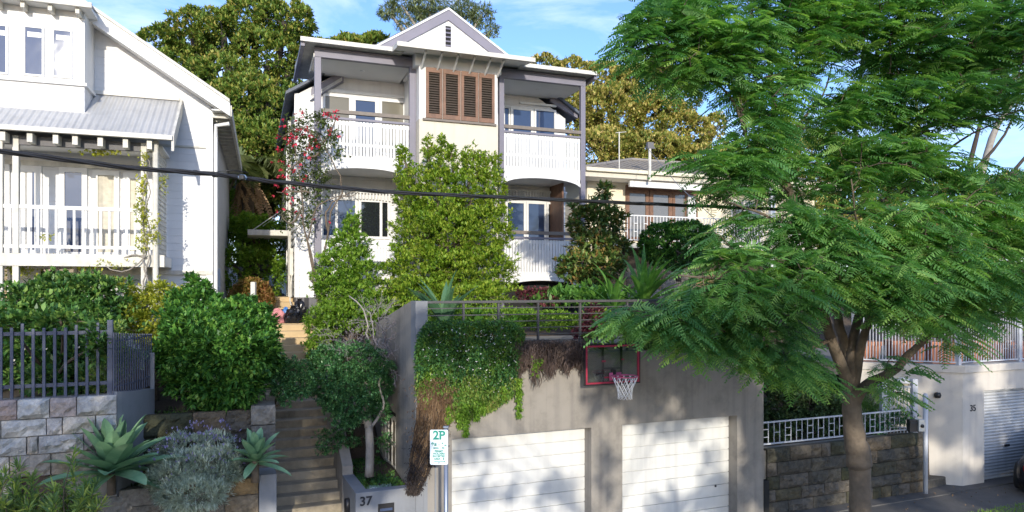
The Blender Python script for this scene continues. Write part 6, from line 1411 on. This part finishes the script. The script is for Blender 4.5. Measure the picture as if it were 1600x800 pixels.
trunk = [[tb0, at(1345,860,T), at(1344,800,T), at(1344,755,T), at(1343,722,T), (.175,.175)],
 [at(1343,728,T), at(1341,705,T-.02), at(1336,688,T), at(1333,660,T), at(1331,635,T), at(1330,608,T), (.215,.13)],
 [at(1330,615,T), at(1318,580,T-.1), at(1298,530,T-.3), at(1286,485,T-.4), at(1278,440,T-.6), at(1262,380,T-.7), at(1235,300,T-.6), at(1215,230,T-.5), at(1205,120,T-.4), at(1190,20,T-.2), (.105,.025)],
 [at(1331,612,T), at(1324,560,T+.1), at(1312,510,T+.1), at(1302,460,T+.2), at(1300,400,T+.5), at(1320,300,T+.7), at(1340,180,T+.8), at(1350,60,T+.9), (.10,.022)],
 [at(1333,612,T), at(1330,560,T+.0), at(1338,510,T+.1), at(1352,460,T-.1), at(1366,400,T-.2), at(1385,320,T-.2), at(1400,220,T), at(1430,100,T), (.10,.022)],
 [at(1335,600,T), at(1345,540,T-.1), at(1365,480,T-.3), at(1390,430,T-.6), at(1420,370,T-.9), at(1450,330,T-1.1), (.085,.018)],
 [at(1334,632,T), at(1350,605,T-.05), at(1372,592,T-.1), at(1400,577,T-.1), at(1418,555,T-.1), at(1450,525,T), at(1465,500,T+.1), at(1475,455,T+.3), at(1500,380,T+.5), at(1530,290,T+.6), (.10,.022)],
 [at(1455,520,T), at(1485,508,T-.2), at(1520,480,T-.4), at(1570,455,T-.7), (.045,.012)],
 [at(1286,485,T-.4), at(1240,455,T-.9), at(1190,440,T-1.3), at(1130,435,T-1.6), at(1060,430,T-1.7), (.05,.012)],
 [at(1298,530,T-.3), at(1262,545,T-.5), at(1238,530,T-.7), at(1180,520,T-1.0), at(1120,525,T-1.2), (.04,.010)],
 [at(1262,380,T-.7), at(1220,350,T-1.0), at(1180,330,T-1.2), at(1130,315,T-1.3), (.035,.010)],
 [at(1235,300,T-.6), at(1205,270,T-.8), at(1180,262,T-.9), at(1165,210,T-1), at(1140,150,T-1), at(1090,110,T-1.1), at(1030,70,T-1.2), (.045,.010)],
 [at(1215,230,T-.5), at(1250,190,T-.4), at(1285,150,T-.2), at(1300,100,T), (.03,.010)],
 [at(1165,210,T-1), at(1150,120,T-.9), at(1130,40,T-.8), at(1120,-40,T-.8), (.03,.010)],
 [at(1385,320,T-.2), at(1440,270,T-.3), at(1500,220,T-.5), at(1560,190,T-.6), (.035,.010)],
 [at(1300,400,T+.5), at(1260,330,T+.9), at(1240,260,T+1.1), at(1260,150,T+1.3), (.035,.010)],
 [at(1366,400,T-.2), at(1340,350,T-.8), at(1330,280,T-1.3), (.03,.010)],
 [at(1500,380,T+.5), at(1540,360,T+.2), at(1590,340,T), (.03,.010)]]
REG = [ # lower skirt
 (1085,462,40,20,10.3,.5,18),(1000,500,42,24,10.4,.4,24),(1060,505,56,34,10.4,.6,36),(1110,540,46,28,10.6,.6,26),(1130,470,70,46,10.4,.8,58),(1150,420,56,34,10.6,.8,34),
 (1180,530,60,40,10.7,.8,48),(1215,570,50,24,10.9,.7,30),(1200,460,70,44,10.4,.8,56),(1250,580,34,28,11.2,.6,22),(1280,420,80,44,10.5,1.0,66),(1350,440,76,44,10.6,1.0,62),
 (1430,430,80,50,10.6,1.0,72),(1510,430,70,44,10.8,1.0,56),(1580,420,50,50,11,1.0,36),(1410,492,46,20,11,.8,16),(1460,495,60,28,11,.8,26),(1530,480,50,28,11.2,.7,24),(1398,572,26,18,11.4,.3,6),(1590,470,20,18,11,.5,8),
 (1380,610,34,12,11.6,.3,5),(1490,535,26,12,11.8,.4,5),
 # middle
 (1110,366,22,14,10.8,.4,4),(1165,345,40,18,11,.7,11),(1225,350,48,32,11,.8,26),(1300,350,60,40,11,1.0,44),(1390,350,70,44,11,1.0,56),(1480,350,70,46,11,1.0,56),(1570,350,50,50,11,1.0,40),
 (1140,300,44,16,10.9,.6,13),(1095,255,30,12,10.8,.4,10),(1180,250,46,30,11.2,.7,34),(1240,280,50,40,11.8,1.0,38),(1320,260,60,50,11.5,1.2,54),(1400,250,70,50,11.5,1.2,60),(1480,280,60,36,11.5,1.0,36),(1570,290,50,24,11.5,1.0,20),
 # upper
 (1010,75,40,28,10.6,.5,20),(1020,35,36,22,10.7,.5,16),(1060,100,46,30,10.7,.6,28),(1075,40,50,40,10.8,.8,44),(1125,118,38,22,10.9,.6,22),(1140,70,56,50,10.9,.9,60),(1195,155,42,36,11,.9,40),(1182,212,34,26,11,.6,26),(1150,262,40,24,11,.6,24),
 (1210,20,70,50,11.2,1.2,66),(1240,100,50,36,11.4,1.0,36),(1300,40,70,60,11.4,1.4,76),(1290,180,60,40,11.6,1.2,44),(1380,50,80,60,11.4,1.4,84),(1360,160,70,44,11.5,1.2,50),(1460,60,80,60,11.2,1.4,84),(1440,170,70,46,11.4,1.3,56),
 (1540,60,70,60,11,1.4,76),(1530,160,60,36,11.2,1.2,40),(1600,100,40,80,11,1.4,56),(1595,30,40,40,11,1.2,30),(1090,-30,80,40,11,1.2,40),(1250,-50,100,50,11.3,1.4,50),(1420,-50,100,50,11.3,1.4,50),(1580,-50,80,50,11.2,1.4,40)]
jac('feathery_street_tree', 'large fine leaved feathery street tree with a swollen trunk on the right footpath', trunk, scatter(REG), 6, .44, L_JAC, BARK, tb0, npair=10)
T2 = 19.5; tr2 = [[(at(1480,430,T2)[0], T2, 1.2), at(1482,520,T2), at(1490,440,T2), (.16,.12)],[at(1490,440,T2), at(1500,350,T2), at(1510,280,T2), at(1530,200,T2), at(1545,150,T2), (.11,.03)],[at(1490,420,T2), at(1470,330,T2), at(1440,250,T2), at(1430,140,T2), (.09,.03)],[at(1495,380,T2), at(1540,320,T2), at(1590,260,T2), at(1640,200,T2), (.08,.03)],[at(1470,400,T2), at(1400,340,T2), at(1350,260,T2), at(1330,160,T2), (.08,.03)],[at(1440,250,T2), at(1400,200,T2), at(1390,120,T2), (.05,.02)],[at(1510,280,T2), at(1570,210,T2), at(1600,130,T2), (.05,.02)]]
jac('rear_feathery_tree', 'second feathery tree standing behind the terrace with slanting dark branches', tr2, scatter([(1330,200,60,50,T2,1.5,20),(1420,120,70,50,T2,1.5,26),(1520,110,70,40,T2,1.5,24),(1600,120,40,50,T2,1.5,14),(1400,300,80,40,T2,1.5,20),(1500,390,90,30,T2,1.5,20),(1590,370,40,30,T2,1.4,10),(1350,400,60,40,T2,1.4,14)]), 7, .55, L_JACD, BARKD, (at(1480,430,T2)[0], T2, 1.0), npair=8)
wgo = gvis('pale_trunk_gum', 'leaning pale trunked gum seen through the feathery leaves at the right edge', 'tree', at(1510,400,30)); wg2 = MB(True); limb(wg2, [at(1510,400,30), at(1528,300,30), at(1550,215,30), at(1580,160,30), at(1620,90,30)], .17, .09, 8, .02); wg2.build('trunk', BARKP, wgo)
P, D = crown_pts(lobes_px([(1610,70,40,30,30),(1570,120,30,16,30),(1650,120,40,30,30)]), 700, .2); MB().quads(rosettes(P, D, 5, .22, .05, 1.2, -.4)).build('crown', L_GUM, wgo)
# ---------------------------------------------------------------- trees across the street, behind the camera: crowns shaped to throw the dappled shade, also shown in the panes
SD = np.array(SUN_DIR)
def back(px, py, v, Ycast):
    p = gpt(px, py, v); t = (Ycast-p[1])/SD[1]; return p+SD*t
# shade wanted on the garage plane: (px, py, rx, ry, density 0..1)
HI = [(1560,80,100,110,.45),(1580,210,70,80,.45)]
SH = [(60,560,120,70,.8),(60,640,130,70,.9),(100,740,150,70,.95),(240,580,80,90,.85),(330,640,90,90,.9),(300,750,120,70,.95),(430,600,60,80,.9),(450,720,80,80,.96),(530,650,60,90,.92),(560,740,70,60,.95),
 (600,520,50,50,.85),(600,600,44,60,.7),(700,520,70,40,.9),(780,530,60,44,.85),(860,520,60,40,.85),(640,700,20,70,.75),(745,770,36,26,.6),(735,650,24,16,.35),(735,705,44,24,.6),(870,765,40,36,.7),(790,770,40,20,.5),(1060,668,60,18,.8),(1125,720,30,30,.5),
 (950,560,60,50,.95),(1000,600,60,50,.97),(1060,570,60,60,.95),(1120,600,60,60,.95),(1175,640,30,60,.97),(1180,730,34,80,.97),(1130,780,50,40,.97),(1060,790,50,24,.95),(950,740,16,60,.7),(1090,640,40,22,.85),(930,630,30,26,.8),(1000,650,50,14,.7),
 (1240,640,60,60,.97),(1320,680,70,70,.97),(1250,760,80,60,.97),(1400,640,70,60,.95),(1400,740,80,50,.95),(1500,640,60,60,.9),(1560,700,60,60,.85),(1520,770,90,40,.95),(1300,560,60,40,.8),(1480,560,80,40,.8),(1600,600,50,80,.85)]
for gi_, (sel, Yc, nm, lab) in enumerate(((lambda s: s[0] < 560, -6.5, 'opposite_street_tree', 'leafy street tree across the road behind the viewer, crown shaped to shade the stairs'), (lambda s: 560 <= s[0] < 1210, -7.5, 'opposite_street_tree', 'leafy street tree across the road behind the viewer, crown shaped to shade the garage'), (lambda s: s[0] >= 1210, -8.5, 'opposite_street_tree', 'leafy street tree across the road behind the viewer, crown shaped to shade the right footpath'))):
    PP = []
    for s in [s for s in SH if sel(s)]+([h+(1,) for h in HI] if gi_ == 2 else []):
        px, py, rx, ry, dn = s[:5]; c = back(px, py, -4 if len(s) > 5 else 0, Yc); k = gpt(px, py, 0)[1]/FPX; n = int(rx*ry*k*k*190*dn/(1.02-dn*.55))
        d = rdir(n)*(rng.uniform(0, 1, n)**.4)[:, None]; p = c+d*np.array([rx*k, .0, ry*k]); dy = rng.uniform(-1.6, 1.6, n); p = p+SD*dy[:, None]; PP.append(p)
    PP = np.concatenate(PP); n = len(PP); base = (PP[:, 0].mean(), Yc, 0.1)
    e = gvis(nm, lab, 'tree', base, 'street trees across the road')
    MB().quads(rosettes(PP, rdir(n), 3, .22, .14, 1.2, 0)).build('crown', L_HEDGE, e)
    m = MB(True); cz = PP[:, 2].mean(); tk = [[base, (base[0]+.1, Yc, cz*.35), (base[0]-.1, Yc, cz*.7), (.22, .14)]]
    for j in rng.choice(n, 9, replace=False): q_ = PP[j]; tk.append([tk[0][2], tuple(np.array(tk[0][2])*.5+q_*.5+np.array([0,0,.2])), tuple(q_), (.025, .01)])
    for t in tk: limb(m, t[:-1], *t[-1], 7)
    m.build('trunk', BARK, e)
